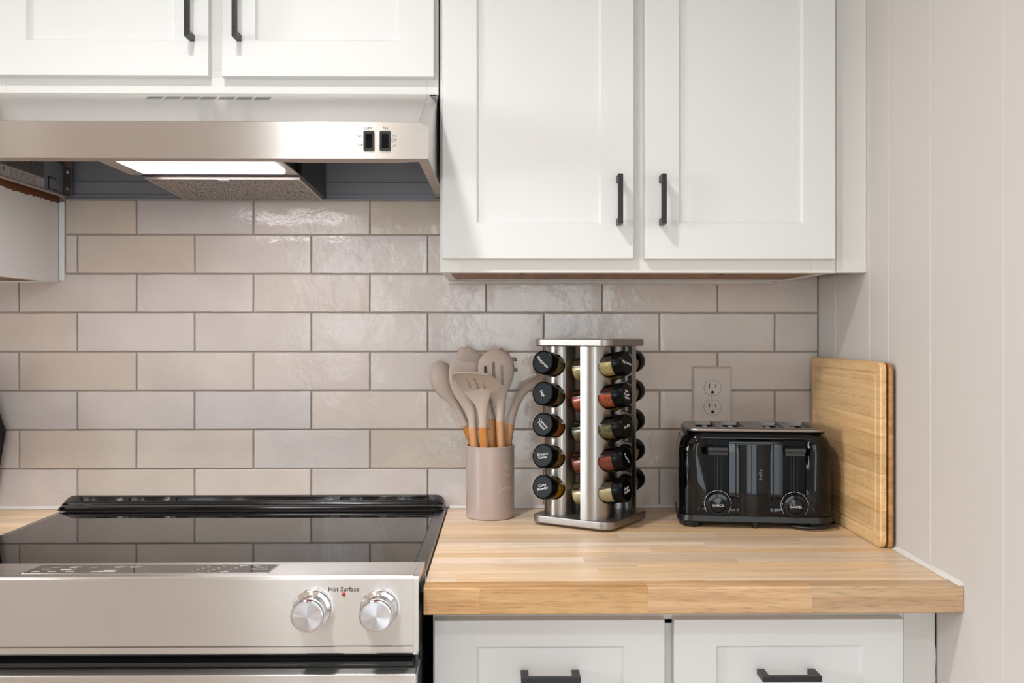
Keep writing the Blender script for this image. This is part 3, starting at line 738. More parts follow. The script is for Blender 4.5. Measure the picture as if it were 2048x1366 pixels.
# underside liner: back wall with pressed step, ceiling, left inner wall
prof = [(-.0035, 1.5325), (-.0295, 1.5325), (-.0295, 1.5338), (-.0215, 1.5345), (-.0215, 1.5432), (-.0175, 1.5445), (-.0175, 1.5685), (-.0135, 1.5705), (-.0135, 1.683), (-.0035, 1.683)]
part('back_panel', prism(BM(), prof, HX0+.003, HX1-.003), M['dull'], hd)
part('inner_ceiling', bx(HX0+.003, HX1-.003, -.26, -.014, 1.680, 1.6835), M['dull'], hd)
part('inner_side', bx(HX0+.0015, HX0+.0045, -.437, -.03, 1.5378, 1.60), M['dull'], hd)
lx = HX0+.0046
bm = BM(); box(bm, lx, lx+.0012, -.10, -.06, 1.5440, 1.5452); box(bm, lx, lx+.0012, -.098, -.0968, 1.5452, 1.5655); box(bm, lx, lx+.0012, -.10, -.0648, 1.5655, 1.567)
part('pressed_rib', bm, M['slot'], hd)
part('corner_bracket', bx(HX0+.006, HX0+.022, -.034, -.0302, 1.5385, 1.67, bev=.001), M['brass'], hd, label='shiny metal corner bracket')
bm = BM(); lathe(bm, [(.0035, -.035), (.003, -.0375), (.0, -.038)], 12, axis='y', c=(HX0+.014, 0, 1.552)); lathe(bm, [(.0035, -.035), (.003, -.0375), (.0, -.038)], 12, axis='y', c=(HX0+.014, 0, 1.585))
part('screws', bm, M['chrome'], hd, kind='stuff')
SIDE = Matrix.Rotation(pi/2, 4, 'Z') @ Matrix.Rotation(pi/2, 4, 'X')     # text facing +x, reading along +y
s1 = part('warning_sticker', bx(lx, lx+.0003, -.335, -.283, 1.5415, 1.597), M['paper'], hd, label='white sticker with bold dark print')
part('lettering', xf(text_bm('HVI\nVERIFIED', .0125, extrude=.0001, line=.9), Matrix.Translation((lx+.0004, -.309, 1.560)) @ SIDE), M['dark_print'], s1)
s2 = part('rating_sticker', bx(lx, lx+.0003, -.279, -.115, 1.5405, 1.560), M['paper'], hd, label='pale rating sticker with small print')
s3 = part('notice_sticker', bx(lx, lx+.0003, -.275, -.115, 1.5603, 1.599), M['foil'], hd, label='grey notice sticker with fine print')
rnd = random.Random(2)
bm = BM()
for r_ in range(4):
    y = -.245
    while y < -.155:
        w = rnd.uniform(.01, .03); box(bm, lx+.0003, lx+.0005, y, y+w, 1.5555-r_*.0036, 1.5566-r_*.0036); y += w+.006
lathe(bm, [(.0042, lx+.0003), (.0042, lx+.0005)], 20, axis='x', c=(0, -.268, 1.5535))
part('fine_print', bm, M['grey_print'], s2, kind='stuff')
bm = BM()
for r_ in range(7):
    y = -.27+rnd.uniform(0, .01)
    while y < -.125:
        w = rnd.uniform(.012, .04); box(bm, lx+.0003, lx+.0005, y, min(y+w, -.118), 1.5645+r_*.0043, 1.5658+r_*.0043); y += w+.005
part('fine_print', bm, M['dark_print'], s3, kind='stuff')
# lamp housing, lamp, fan box and grease filter
FXa, FXb = -.6255, -.3545
part('lamp_plate', bx(-.648, -.3535, -.437, -.266, 1.5425, 1.5445), M['plate'], hd)
part('lamp_housing', bx(-.640, -.360, -.436, -.268, 1.5447, 1.5955), M['darkmetal'], hd)
lens = [(-.6085, -.432), (-.3700, -.432), (-.3660, -.428), (-.3760, -.302), (-.3800, -.297), (-.6130, -.297), (-.6185, -.302), (-.6125, -.428)]
lens = rrect(.1225, .0675, .012, 4, -.4925, -.3640)
part('lamp_lens', loops(BM(), [[(x, y, 1.5424) for x, y in lens], [(x*1-0*.0, y, 1.5400) for x, y in lens]]), M['lamp'], hd, label='glowing white lamp lens')
bm = BM()
prism(bm, [(-.2655, 1.541), (-.2655, 1.679), (-.03, 1.679), (-.03, 1.5335)], FXa-.004, FXb+.004)
part('fan_box', bm, M['darkmetal'], hd)
bm = BM()
box(bm, FXa, FXb, -.2600, -.2560, 1.5365, 1.5405); box(bm, FXa, FXb, -.0335, -.0300, 1.5295, 1.5335)
prism(bm, [(-.256, 1.5366), (-.256, 1.5405), (-.0335, 1.5335), (-.0335, 1.5296)], FXa, FXa+.005)
prism(bm, [(-.256, 1.5366), (-.256, 1.5405), (-.0335, 1.5335), (-.0335, 1.5296)], FXb-.005, FXb)
gf = part('grease_filter', bm, M['plate'], hd)
part('mesh_screen', prism(BM(), [(-.256, 1.5372), (-.256, 1.5395), (-.0335, 1.5325), (-.0335, 1.5300)], FXa+.005, FXb-.005), M['filt'], gf, label='expanded aluminium mesh')
part('clip', bx(-.497, -.4785, -.266, -.2545, 1.5335, 1.5375, bev=.001), M['chrome'], gf)
# vents in the slope: seven groups of three slits
sl = (1.6853-1.5932)/(.469-.264)
for g in range(7):
    bm = BM(); x0 = -.6085+g*.0308
    for k in range(3):
        y = -.3095+k*.0088; z = 1.5932+(y+.4687)*sl
        pts = [(x0, y), (x0+.0262, y), (x0+.0262, y+.0036), (x0, y+.0036)]
        loops(bm, [[(a, b_, 1.5932+(b_+.4687)*sl+.0001-.0008) for a, b_ in pts], [(a, b_, 1.5932+(b_+.4687)*sl+.0003) for a, b_ in pts]])
    part('vent', bm, M['slot'], hd)
# switches and their lettering
for nm, cx, tilt, lab in (('rocker_switch', -.2057, .22, 'black light rocker switch, pressed on'), ('rocker_switch', -.1806, .02, 'black fan rocker switch, at off')):
    cz = 1.5635
    bm = BM()
    pl = rrect(.0085, .0155, .0018, 3, cx, cz); il = rrect(.0052, .0108, .0004, 3, cx, cz)
    loops(bm, [[(x, HF, z) for x, z in pl], [(x, HF-.0018, z) for x, z in pl], [(x, HF-.0020, z) for x, z in il], [(x, HF+.0004, z) for x, z in il]], True, True)
    sw = part(nm, bm, M['black'], hd, smooth=30, label=lab)
    t = tilt*.008
    prof = [(HF, cz-.0104), (HF-.0022+t*1.0, cz-.0100), (HF-.0012, cz), (HF-.0022-t*1.3, cz+.0100), (HF, cz+.0104)]
    part('rocker', prism(BM(), prof, cx-.0048, cx+.0048), M['sgloss'], sw)
for s_, x_, z_ in (('Light', -.2068, 1.5835), ('Fan', -.1803, 1.5835), ('On', -.2195, 1.5712), ('Off', -.2195, 1.5570), ('Hi', -.1672, 1.5712), ('Off', -.1672, 1.5645), ('Lo', -.1672, 1.5570)):
    part('lettering', front_text(s_, .0062, x_, HF-.0002, z_), M['grey_print'], hd, label='grey lettering reading '+s_)

# ------------------------------------------------------------------ outlet
ot = thing('wall_outlet', 'ivory duplex power outlet on the tiles above the toaster', 'outlet', (.4258, 0, 1.075))
ox, oz0, oz1 = .4258, 1.073, 1.1990
def rect3(a, b, c, d_, y): return [(a, y, c), (b, y, c), (b, y, d_), (a, y, d_)]
part('cover_plate', loops(BM(), [rect3(ox-.0402, ox+.0402, oz0, oz1, -.001), rect3(ox-.0402, ox+.0402, oz0, oz1, -.0028), rect3(ox-.0365, ox+.0365, oz0+.0037, oz1-.0037, -.0062)]), M['ivory'], ot)
for zc in (1.1560, 1.1165):
    pts = []
    for i in range(40):
        a = 2*pi*i/40; pts.append((ox+.0172*cos(a), zc+max(-.0145, min(.0145, .0172*sin(a)))))
    bm = loops(BM(), [[(x, -.0060, z) for x, z in pts], [(x, -.0066, z) for x, z in pts], [(ox+(x-ox)*.97, -.0070, zc+(z-zc)*.97) for x, z in pts]])
    rc = part('receptacle', bm, M['ivory'], ot)
    bm = BM()
    bmr = loops(bm, [[(ox+(x-ox)*1.03, -.0058, zc+(z-zc)*1.03) for x, z in pts], [(ox+(x-ox)*1.03, -.00635, zc+(z-zc)*1.03) for x, z in pts]])
    part('gap_line', bmr, M['grey_print'], rc)
    bm = BM(); box(bm, ox-.0072, ox-.0054, -.0074, -.0069, zc-.0005, zc+.0088); box(bm, ox+.0056, ox+.0072, -.0074, -.0069, zc+.0005, zc+.0075)
    lathe(bm, [(.0026, -.0069), (.0026, -.0074)], 16, axis='y', c=(ox, 0, zc-.0085)); box(bm, ox-.0026, ox+.0026, -.0074, -.0069, zc-.0112, zc-.0085)
    part('pin_slots', bm, M['slot'], rc, kind='stuff')
part('screw', lathe(BM(), [(.0030, -.0062), (.0028, -.0070), (.0, -.0073)], 16, axis='y', c=(ox, 0, 1.1362)), M['ivory'], ot)

# ------------------------------------------------------------------ utensil crock and what it holds
CX, CY = -.0228, -.098
ck = thing('utensil_crock', 'taupe cylindrical utensil crock on the worktop beside the range', 'container', (CX, CY, CT), local=True)
H, R = .1385, .0470
part('cup', lathe(BM(), [(.001, .004), (R-.0035, .004), (R-.0030, .012), (R-.0028, H-.001), (R-.0022, H), (R-.0008, H), (R, H-.001), (R, H-.004), (R-.0006, H-.005), (R-.0006, .006), (R-.0016, .0018), (R-.004, 0), (.001, 0)], 72), M['crock'], ck, smooth=35)
def wrap(bm, x0, z0, rad):
    for v in bm.verts:
        a = (v.co.x+x0)/R; rr = rad+v.co.z
        zz = v.co.y+z0
        v.co = Vector((rr*sin(a), -rr*cos(a), zz))
    return bm
def ringm(r, w, n=36):
    b = BM(); prev = []
    for i in range(n):
        a = 2*pi*i/n; prev.append([b.verts.new(((r-w)*cos(a), (r-w)*sin(a), 0)), b.verts.new((r*cos(a), r*sin(a), 0))])
    for i in range(n):
        p, q = prev[i], prev[(i+1) % n]; b.faces.new((p[0], p[1], q[1], q[0]))
    return b
def poly2(b, pts): b.faces.new([b.verts.new((x, y, 0)) for x, y in pts])
b = ringm(.0118, .0008)
poly2(b, [(-.0032, -.0085), (-.0022, -.0085), (-.0020, .001), (-.0034, .001)]); poly2(b, [(-.0048, .002), (-.0044, .0078), (-.0040, .0078), (-.0036, .003), (-.0018, .003), (-.0014, .0078), (-.0010, .0078), (-.0006, .002), (-.0020, 0), (-.0034, 0)])
poly2(b, [(-.0030, .003), (-.0028, .0078), (-.0024, .0078), (-.0022, .003)])
poly2(b, [(.0022, -.0085), (.0036, -.0085), (.0034, .0), (.0024, .0)]); poly2(b, [(.0020, .0), (.0018, .005), (.0026, .0080), (.0040, .0080), (.0040, .0)])
part('emblem', wrap(b, .0385, .0945, R+.0001), M['emboss'], ck, label='round fork and knife emblem')
b = text_bm('bonno', .0145, extrude=0, spacing=1.05); poly2(b, [(-.017, -.0072), (.017, -.0045), (.017, -.0038), (-.017, -.0062)])
part('lettering', wrap(b, .0375, .0605, R+.0001), M['emboss'], ck, label='pale printed word with underline')

RIM = CT+H
def px(u, v, y):         # survey helper: room point behind photograph coordinate (u, v) at depth y
    a = (u-1031.67)/1976; wx = cos(.014)*a+sin(.014); wy = cos(.014)-sin(.014)*a; t = (2+y)/wy
    return (t*wx, y, 1.265-(v-668)/1976*t)
def utensil(name, label, neck, head, wood_end, foot, wood_r=(.0092, .0075)):
    """neck/head rows: photograph u, v, depth y, half width, half thickness"""
    base = Vector(foot)
    t = thing(name, label, 'kitchen utensil', foot, group=None)
    rows = [(*px(u, v, y), a, b_) for u, v, y, a, b_ in neck+head]
    sm = smoothpts(rows, 5)
    bm = tube(BM(), [s[:3] for s in sm], [(max(s[3], .0008), max(s[4], .0008)) for s in sm], 24, flat=(1, 0, 0))
    hd_ = part('head', bm, M['silicone'], t, smooth=60)
    we = Vector(px(*wood_end))
    nn = Vector(rows[0][:3])
    part('handle', tube(BM(), [base, base+(we-base)*.02, base.lerp(we, .5), we.lerp(base, .01), we], [(wood_r[0]*.8, wood_r[1]*.8), wood_r, wood_r, wood_r, (wood_r[0]*.95, wood_r[1]*.95)], 20, flat=(1, 0, 0)), M['handlewood'], t, smooth=50, label='wooden handle')
    return t, hd_
def ft(dx, dy): return (CX+dx, CY+dy, CT+.0085)
# spoon at the far left, seen from its back
utensil('mixing_spoon', 'taupe silicone mixing spoon leaning left out of the crock', 
    [(932, 852, -.080, .0072, .006), (926, 838, -.078, .007, .0058), (916, 817, -.073, .0068, .005)],
    [(903, 798, -.068, .011, .006), (893, 782, -.063, .018, .010), (885, 763, -.058, .0228, .014), (881, 745, -.053, .0225, .014), (880, 731, -.050, .017, .010), (880, 724, -.049, .009, .005), (880, 721.5, -.049, .002, .001)],
    (932, 853, -.080), ft(.020, .012), (.0078, .0066))
# large spoon-spatula behind
utensil('spoon_spatula', 'taupe spoon-shaped spatula standing furthest back, tip above the others',
    [(985, 838, -.066, .0065, .005), (980, 815, -.062, .006, .0048), (972, 785, -.056, .006, .0045)],
    [(960, 760, -.050, .012, .005), (948, 738, -.046, .024, .007), (941, 720, -.042, .029, .0075), (939, 707, -.040, .025, .006), (941, 699, -.038, .015, .004), (943, 695, -.037, .003, .0015)],
    (985, 838, -.066), ft(.012, .026), (.0075, .0065))
# flat-topped spatula
utensil('spatula', 'taupe flat-topped silicone spatula, second from the left in the crock',
    [(945, 857, -.112, .0079, .0065), (944.5, 842, -.111, .0078, .006), (941, 822, -.110, .0105, .0052)],
    [(933, 800, -.108, .0150, .0048), (926, 778, -.105, .0208, .0042), (924, 757, -.103, .0248, .0036), (926, 740, -.101, .0264, .0032), (930, 729, -.100, .0245, .0026), (932, 724, -.100, .0212, .0018), (932.5, 722, -.100, .019, .0008)],
    (945, 855.5, -.112), ft(-.016, -.014), (.0084, .0074))
# ladle to the right
t, _ = utensil('soup_ladle', 'taupe soup ladle curving right out of the crock behind the spice rack',
    [(1021, 850, -.088, .0072, .0066), (1024, 835, -.086, .0068, .0055), (1033, 808, -.082, .007, .0045)],
    [(1045, 786, -.078, .0075, .004), (1060, 771, -.072, .0078, .0038), (1078, 758, -.066, .008, .0036), (1092, 748, -.060, .008, .0036)],
    (1021, 849, -.088), ft(.012, -.005), (.0080, .007))
bowl = lathe(BM(), [(.001, -.026), (.012, -.0245), (.022, -.018), (.0285, -.008), (.030, .002), (.0285, .002), (.0268, -.007), (.020, -.0165), (.010, -.0225), (.001, -.0235)], 36)
xf(bowl, Matrix.Translation((.0905, -.044, 1.1990)) @ Matrix.Rotation(.25, 4, 'Y'))
part('bowl', bowl, M['silicone'], t, smooth=50)
# pasta server with slots and teeth
t, hh = utensil('pasta_server', 'taupe slotted pasta server with round teeth along its rim',
    [(1000, 843, -.118, .0077, .0065), (1000.5, 828, -.117, .0078, .006), (1000, 810, -.115, .0098, .0055)],
    [(998, 794, -.113, .0145, .005), (995, 775, -.110, .0245, .0065), (993, 755, -.106, .0325, .0080), (992, 735, -.102, .0350, .0088), (992, 718, -.099, .0315, .0078), (992, 706, -.097, .0215, .0055), (992, 700, -.096, .010, .003), (992, 698, -.096, .002, .001)],
    (1000, 842, -.118), ft(.030, -.018), (.0085, .0074))
cb_ = BM()
off = -OFF[hh]
for u, v0, v1 in ((971, 735, 752), (987, 726, 757), (1004, 733, 766)):
    p0, p1 = Vector(px(u, v0, -.105)), Vector(px(u+1.2, v1, -.105))
    pr = []
    for s in (0, 1):
        c_ = (p0, p1)[s]
        for i in range(9):
            a = (0 if s == 0 else pi)+pi*i/8; pr.append((c_.x+.0031*cos(a)+off.x, c_.z+.0031*sin(a)+off.z))
    prism(cb_, pr, -.2+off.y, 0+off.y, axis=1)
cut(hh, cb_)
hh.data.shade_smooth(); hh.data.set_sharp_from_angle(angle=radians(50))
for u, v in ((1003, 699.5), (1015, 705), (1028, 718), (1029, 739)):
    p = Vector(px(u-1, v, -.094)); q = p+Vector((.001+.004*(u > 1020), .022, -.002))
    inner = p+Vector((-.006, -.004, -.004))
    bm = tube(BM(), [inner, p, p.lerp(q, .5), q.lerp(p, .1), q], [.0036, .0036, .0036, .0034, .0018], 12)
    part('tooth', bm, M['silicone'], t, smooth=60)
# slotted turner, bent forward
t, hh = utensil('slotted_turner', 'taupe slotted turner bent forward, frontmost in the crock',
    [(966, 856, -.128, .0086, .0066), (966, 842, -.128, .0082, .006), (965, 824, -.128, .0095, .0048)],
    [(963, 806, -.129, .0145, .004), (960, 791, -.130, .0225, .0034), (957.5, 778, -.132, .0315, .003)],
    (966, 854.5, -.128), ft(.0, -.024), (.0090, .0078))
bm = BM()
# blade: outline in photograph order, tipped towards the room
def bl(u, v, y): return px(u, v, y)
L_ = [(925, 781, -.1335), (914, 768, -.141), (907, 755, -.149), (905.5, 748, -.155), (908, 745, -.158)]
R_ = [(991, 780, -.1335), (999, 773.5, -.139), (990, 762, -.148), (979, 752, -.156), (972, 749, -.159)]
rings = []
rows = [(927, 993, 782, -.1325), (921, 998, 776, -.136), (915, 999.5, 769, -.140), (911, 995, 761.5, -.145), (907.5, 988, 755, -.150), (906, 982, 750, -.154), (908, 975, 747, -.157)]
for (ul, ur, v, y) in rows:
    a, c_ = Vector(px(ul, v, y)), Vector(px(ur, v+.6, y)); nrm = Vector((0, .45, -.9)).normalized()*.0016
    k = 13; top = [a.lerp(c_, i/(k-1)) for i in range(k)]
    rings.append([p-nrm*(1 if 0 < i < k-1 else .4) for i, p in enumerate(top)]+[p+nrm*(1 if 0 < i < k-1 else .4) for i, p in reversed(list(enumerate(top)))])
blade = part('blade', loops(bm, rings), M['silicone'], t, smooth=50)
cb_ = BM(); off = -OFF[blade]
for pts_ in ([(930, 758), (936, 763), (941, 778)], [(948, 758), (954, 769), (957, 780)], [(968, 760), (967, 769), (970, 779)]):
    pr = []
    P3 = [Vector(px(u, v-1.5, -.145)) for u, v in pts_]
    left = [(p.x-.0022, p.z) for p in P3]; right = [(p.x+.0022, p.z) for p in reversed(P3)]
    pr = [(x+off.x, z+off.z) for x, z in left+right]
    prism(cb_, pr, -.2+off.y, -.06+off.y, axis=1)
cut(blade, cb_)
lip = tube(BM(), [px(u, v, y) for u, v, y in ((906.5, 762, -.147), (905, 753, -.1525), (906.5, 748, -.156), (912, 746, -.158), (935, 745.5, -.1585), (960, 747, -.1585), (976, 749, -.157), (984, 753.5, -.153))], [.0012, .0018, .0021, .0021, .0021, .0021, .0020, .001], 12)
part('rim', lip, M['silicone'], t, smooth=60)

# ------------------------------------------------------------------ revolving spice rack
SX, SY, PHI = .1655, -.149, -radians(33)
rk = thing('spice_rack', 'revolving square stainless steel spice rack on the worktop', 'spice rack', (SX, SY, CT), PHI, local=True)
def plate_(hx, r, z0, z1, bv, name, lab=None):
    a = rrect(hx, hx, r, 8)
    def sc(k): return rrect(hx-k, hx-k, max(.001, r-k), 8)
    bm = loops(BM(), [[(x, y, z0) for x, y in sc(bv)], [(x, y, z0+bv) for x, y in a], [(x, y, z1-bv) for x, y in a], [(x, y, z1-bv*.3) for x, y in sc(bv*.3)], [(x, y, z1) for x, y in sc(bv)]])
    return part(name, bm, M['rackplate'], rk, smooth=40, label=lab)
part('turntable', lathe(BM(), [(.055, 0), (.060, .0005), (.060, .004), (.055, .0045)], 48), M['bplast'], rk, smooth=40, label='black turntable under the base')
plate_(.0830, .022, .0045, .0185, .002, 'base_plate'); plate_(.0795, .019, .3295, .3425, .0015, 'top_plate')
PZ0, PZ1 = .0185, .3295
path = [(.020, -.076), (.025, -.076), (.030, -.076)]
ac, ar = (.032, -.045), .031
for i in range(1, 24): a = -pi/2+pi*i/24; path.append((ac[0]+ar*cos(a), ac[1]+ar*sin(a)))
path += [(.028, -.014), (.016, -.014), (.008, -.014)]
def offs(pth, d_):
    o_ = []
    for i, p in enumerate(pth):
        a, b_ = pth[max(0, i-1)], pth[min(len(pth)-1, i+1)]
        t_ = Vector((b_[0]-a[0], b_[1]-a[1])).normalized(); o_.append((p[0]-t_.y*d_, p[1]+t_.x*d_))
    return o_
prof = path+offs(path, .0009)[::-1]
bm = prism(BM(), prof, PZ0, PZ1, axis=2)
tw = part('panel', bm, M['rack'], rk, label='curved steel panel with five holes')
JZ = [1.2080-CT-.0567*i for i in range(5)]; TILT = radians(9)
def axis_m(zc): return Matrix.Translation((.061, -.046, zc)) @ Matrix.Rotation(-TILT, 4, 'Y')
cb_ = BM()
for zc in JZ:
    c_ = lathe(BM(), [(.0229, -.052), (.0229, .03)], 40, axis='x'); xf(c_, axis_m(zc))
    me_ = bpy.data.meshes.new('x'); c_.to_mesh(me_); c_.free(); cb_.from_mesh(me_); bpy.data.meshes.remove(me_)
cut(tw, cb_)
tw.data.shade_smooth(); tw.data.set_sharp_from_angle(angle=radians(35))
for k in (-90, 90, 180):
    c_ = tw.copy(); COL.objects.link(c_); c_.parent = rk; c_.rotation_euler = (0, 0, radians(k))
part('post', lathe(BM(), [(.005, PZ0), (.005, PZ1)], 20), M['chrome'], rk, smooth=40)

JL = [  # side angle, rows: name, contents colours, text rotation, cap words
 (-90, [('marjoram', (176, 154, 98), (120, 104, 60), -38, 'Marjoram', 700), ('sage', (150, 138, 92), (102, 92, 58), -50, 'Sage', 900), ('cayenne pepper', (208, 124, 48), (184, 100, 34), -42, 'Cayenne\nPepper', 2500), ('ground cumin', (182, 140, 80), (156, 118, 62), 8, 'Ground\nCumin', 2500), ('curry powder', (230, 178, 20), (206, 152, 8), 16, 'Curry\nPowder', 2500)]),
 (0, [('bay leaves', (214, 196, 146), (184, 166, 112), -12, 'Bay Leaves', 260), ('red pepper flakes', (206, 98, 42), (156, 70, 40), -8, 'Red\nPepper\nFlakes', 420), ('parsley', (150, 138, 96), (72, 76, 48), 12, 'Parsley', 420), ('paprika', (166, 78, 46), (150, 64, 36), -48, 'Paprika', 2500), ('ginger powder', (230, 212, 172), (218, 198, 156), 10, 'Ginger\nPowder', 2500)]),
 (90, [('olive herb', (170, 150, 88), (114, 98, 54), 0, '', 600), ('yellow-brown seasoning', (166, 144, 66), (128, 106, 46), 0, '', 500), ('dark green herbs', (60, 62, 40), (40, 42, 28), 0, '', 700), ('yellow powder', (226, 190, 24), (202, 166, 12), 0, '', 2500), ('dark olive herbs', (88, 82, 50), (60, 56, 34), 0, '', 700)])]
WH = {-90: 'left column', 0: 'right column', 90: 'rear right column'}
LV = ['top', 'second from the top', 'middle', 'second from the bottom', 'bottom']
glass_me = lathe(BM(), [(.001, -.068), (.0185, -.068), (.0206, -.066), (.0209, -.063), (.0209, .010), (.0192, .0135), (.0192, .016)], 36, axis='x')
cap_me = lathe(BM(), [(.0195, .0138), (.0216, .0142), (.0219, .0155), (.0219, .0325), (.0212, .0342), (.0198, .0348), (.0190, .0342), (.001, .0342)], 44, axis='x')
def seg_prism():
    r_ = .0190; pts = []
    for i in range(29):
        a = radians(163)+radians(214)*i/28; pts.append((r_*cos(a), r_*sin(a)))
    return prism(BM(), pts, -.0665, .0130, axis=0)
def to_me(bm, name, mat, ang=40):
    me = bpy.data.meshes.new(name); bm.to_mesh(me); bm.free(); me.materials.append(mat); me.shade_smooth(); me.set_sharp_from_angle(angle=radians(ang)); return me
GM, CM = to_me(glass_me, 'glass_jar', M['jar']), to_me(cap_me, 'cap', M['sgloss'], 30)
rimm = BM(); 
RackM = Matrix.Translation((SX, SY, CT)) @ Matrix.Rotation(PHI, 4, 'Z')
for ang, rows_ in JL:
    for i, (nm, c1_, c2_, trot, words_, scl) in enumerate(rows_):
        mw = RackM @ Matrix.Rotation(radians(ang), 4, 'Z') @ axis_m(JZ[i]) @ Matrix.Translation((.003, 0, 0))
        j = bpy.data.objects.new('spice_jar', None); COL.objects.link(j); j.empty_display_size = .01
        j.matrix_world = mw; OFF[j] = Vector((0, 0, 0))
        tag(j, (nm+' jar with '+('lettered' if words_ else 'plain')+' black lid, '+LV[i]+' in the '+WH[ang]), 'spice jar', 'spice jars in the rack')
        for me, n_ in ((GM, 'glass_jar'), (CM, 'cap')):
            o = bpy.data.objects.new(n_, me); COL.objects.link(o); o.parent = j
            if n_ == 'cap': cap = o
        sm = seg_prism()
        part('contents', sm, spice('spice_'+nm.replace(' ', '_').replace('-', '_'), c1_, c2_, scl), j, smooth=40, label=nm)
        if words_:
            tb_ = text_bm(words_, .0070 if '\n' in words_ else .0076, extrude=.0001, line=.85)
            mt = Matrix.Translation((.0345, 0, 0)) @ Matrix.Rotation(pi/2, 4, 'Z') @ Matrix.Rotation(pi/2, 4, 'X') @ Matrix.Rotation(radians(trot), 4, 'Z')
            OFF[cap] = Vector((0, 0, 0))
            part('lettering', xf(tb_, mt), M['white_print'], cap)

# ------------------------------------------------------------------ toaster
TX, TY = .4690, -.1425
ts = thing('toaster', 'glossy black four-slice toaster with steel top in front of the outlet', 'toaster', (TX, TY, CT), radians(-7.5), local=True)
def body_ring(hx, hy, r, z, k=10): return [(x, y, z) for x, y in rrect(hx, hy, r, k)]
hx, hy = .1375, .080
rings = [body_ring(hx-.001, hy-.001, .030, .020), body_ring(hx, hy, .030, .028), body_ring(hx, hy, .030, .135)]
for i in range(1, 9):
    a = pi/2*i/8; rings.append(body_ring(hx-.026*(1-cos(a)), hy-.014*(1-cos(a)), .030, .135+.0405*sin(a)))
bd = part('body', loops(BM(), rings), M['gloss'], ts, smooth=35)
SLX = (-.086, -.036, .036, .086)
cb_ = BM()
for x in SLX: box(cb_, x-.0195, x+.0195, -.056, .060, .06, .2)
for x in (-.068, .068): prism(cb_, rrect(.0205, .052, .004, 4, x, .108), -.12, -hy+.010, axis=1)
cut(bd, cb_); bd.data.shade_smooth(); bd.data.set_sharp_from_angle(angle=radians(35))
# raised front details
bm = BM()
for x in (-.0355, .0305): box(bm, x-.0012, x+.0012, -hy-.0024, -hy+.001, .022, .153, bev=.0008)
box(bm, -.046, .046, -hy-.0016, -hy+.001, .1530, .1552, bev=.0006)
part('ridges', bm, M['gloss'], ts, smooth=40, kind='stuff')
prof = [(-.0343, -hy+.0006)]+[(-.0025+.0318*sin(a_/20*pi/2), -hy+.0058-.0090*cos(a_/20*pi/2*.8)) for a_ in range(-20, 21)]+[(.0293, -hy+.0006)]
part('front_panel', prism(BM(), prof, .022, .152, axis=2), M['gloss'], ts, smooth=60)
for x in SLX:
    bm = BM(); w, y0, y1, z0, z1 = .0193, -.0558, .0598, .062, .1765
    for a in ((x-w, x-w+.0006, y0, y1), (x+w-.0006, x+w, y0, y1), (x-w+.0006, x+w-.0006, y0, y0+.0006), (x-w+.0006, x+w-.0006, y1-.0006, y1)): box(bm, *a, z0, z1)
    box(bm, x-w+.0006, x+w-.0006, y0+.0006, y1-.0006, z0, z0+.001)
    part('slot_liner', bm, M['chrome'], ts, label='shiny slot lining')
    bm = BM()
    for s in (-1, 1):
        for k in range(6): tube(bm, [(x+s*.0115, -.05+k*.0205, .07), (x+s*.0115, -.05+k*.0205, .168)], .0009, 6)
    box(bm, x+.004, x+.013, -.052, .055, .165, .1675)
    part('bread_guide', bm, M['bplast'], ts)
rr = [(x, y) for x, y in rrect(.1245, .078, .022, 10)]
def ir(k): return rrect(.1245-k, .078-k, .022-k, 10)
tpl = part('top_plate', loops(BM(), [[(x, y, .1740) for x, y in ir(.003)], [(x, y, .1752) for x, y in ir(.0005)], [(x, y, .1770) for x, y in ir(0)], [(x, y, .1792) for x, y in ir(.0008)], [(x, y, .1804) for x, y in ir(.003)], [(x, y, .1808) for x, y in ir(.006)]]), M['rackplate'], ts, label='brushed steel top plate')
cb_ = BM()
for x in SLX: prism(cb_, rrect(.0188, .057, .005, 4, x, .002), .16, .19, axis=2)
cut(tpl, cb_); tpl.data.shade_smooth(); tpl.data.set_sharp_from_angle(angle=radians(35))
for s in (-1, 1):
    part('end_clip', bx(s*.1215-.006, s*.1215+.006, -.045, .045, .165, .1785, bev=.003), M['bplast'], ts, smooth=40)
part('base', loops(BM(), [body_ring(hx-.006, hy-.006, .026, .009), body_ring(hx+.002, hy+.002, .030, .012), body_ring(hx+.001, hy+.001, .030, .022)]), M['bplast'], ts, smooth=35)
for x, y in ((-.112, -.060), (.112, -.060), (-.112, .058), (.112, .058), (0.0, -.072)):
    r0 = .0055 if x == 0 else .016
    part('foot', lathe(BM(), [(r0, 0), (r0*1.05, .001), (r0*1.12, .012)], 20, c=(x, y, 0)), M['bplast'], ts, smooth=40)
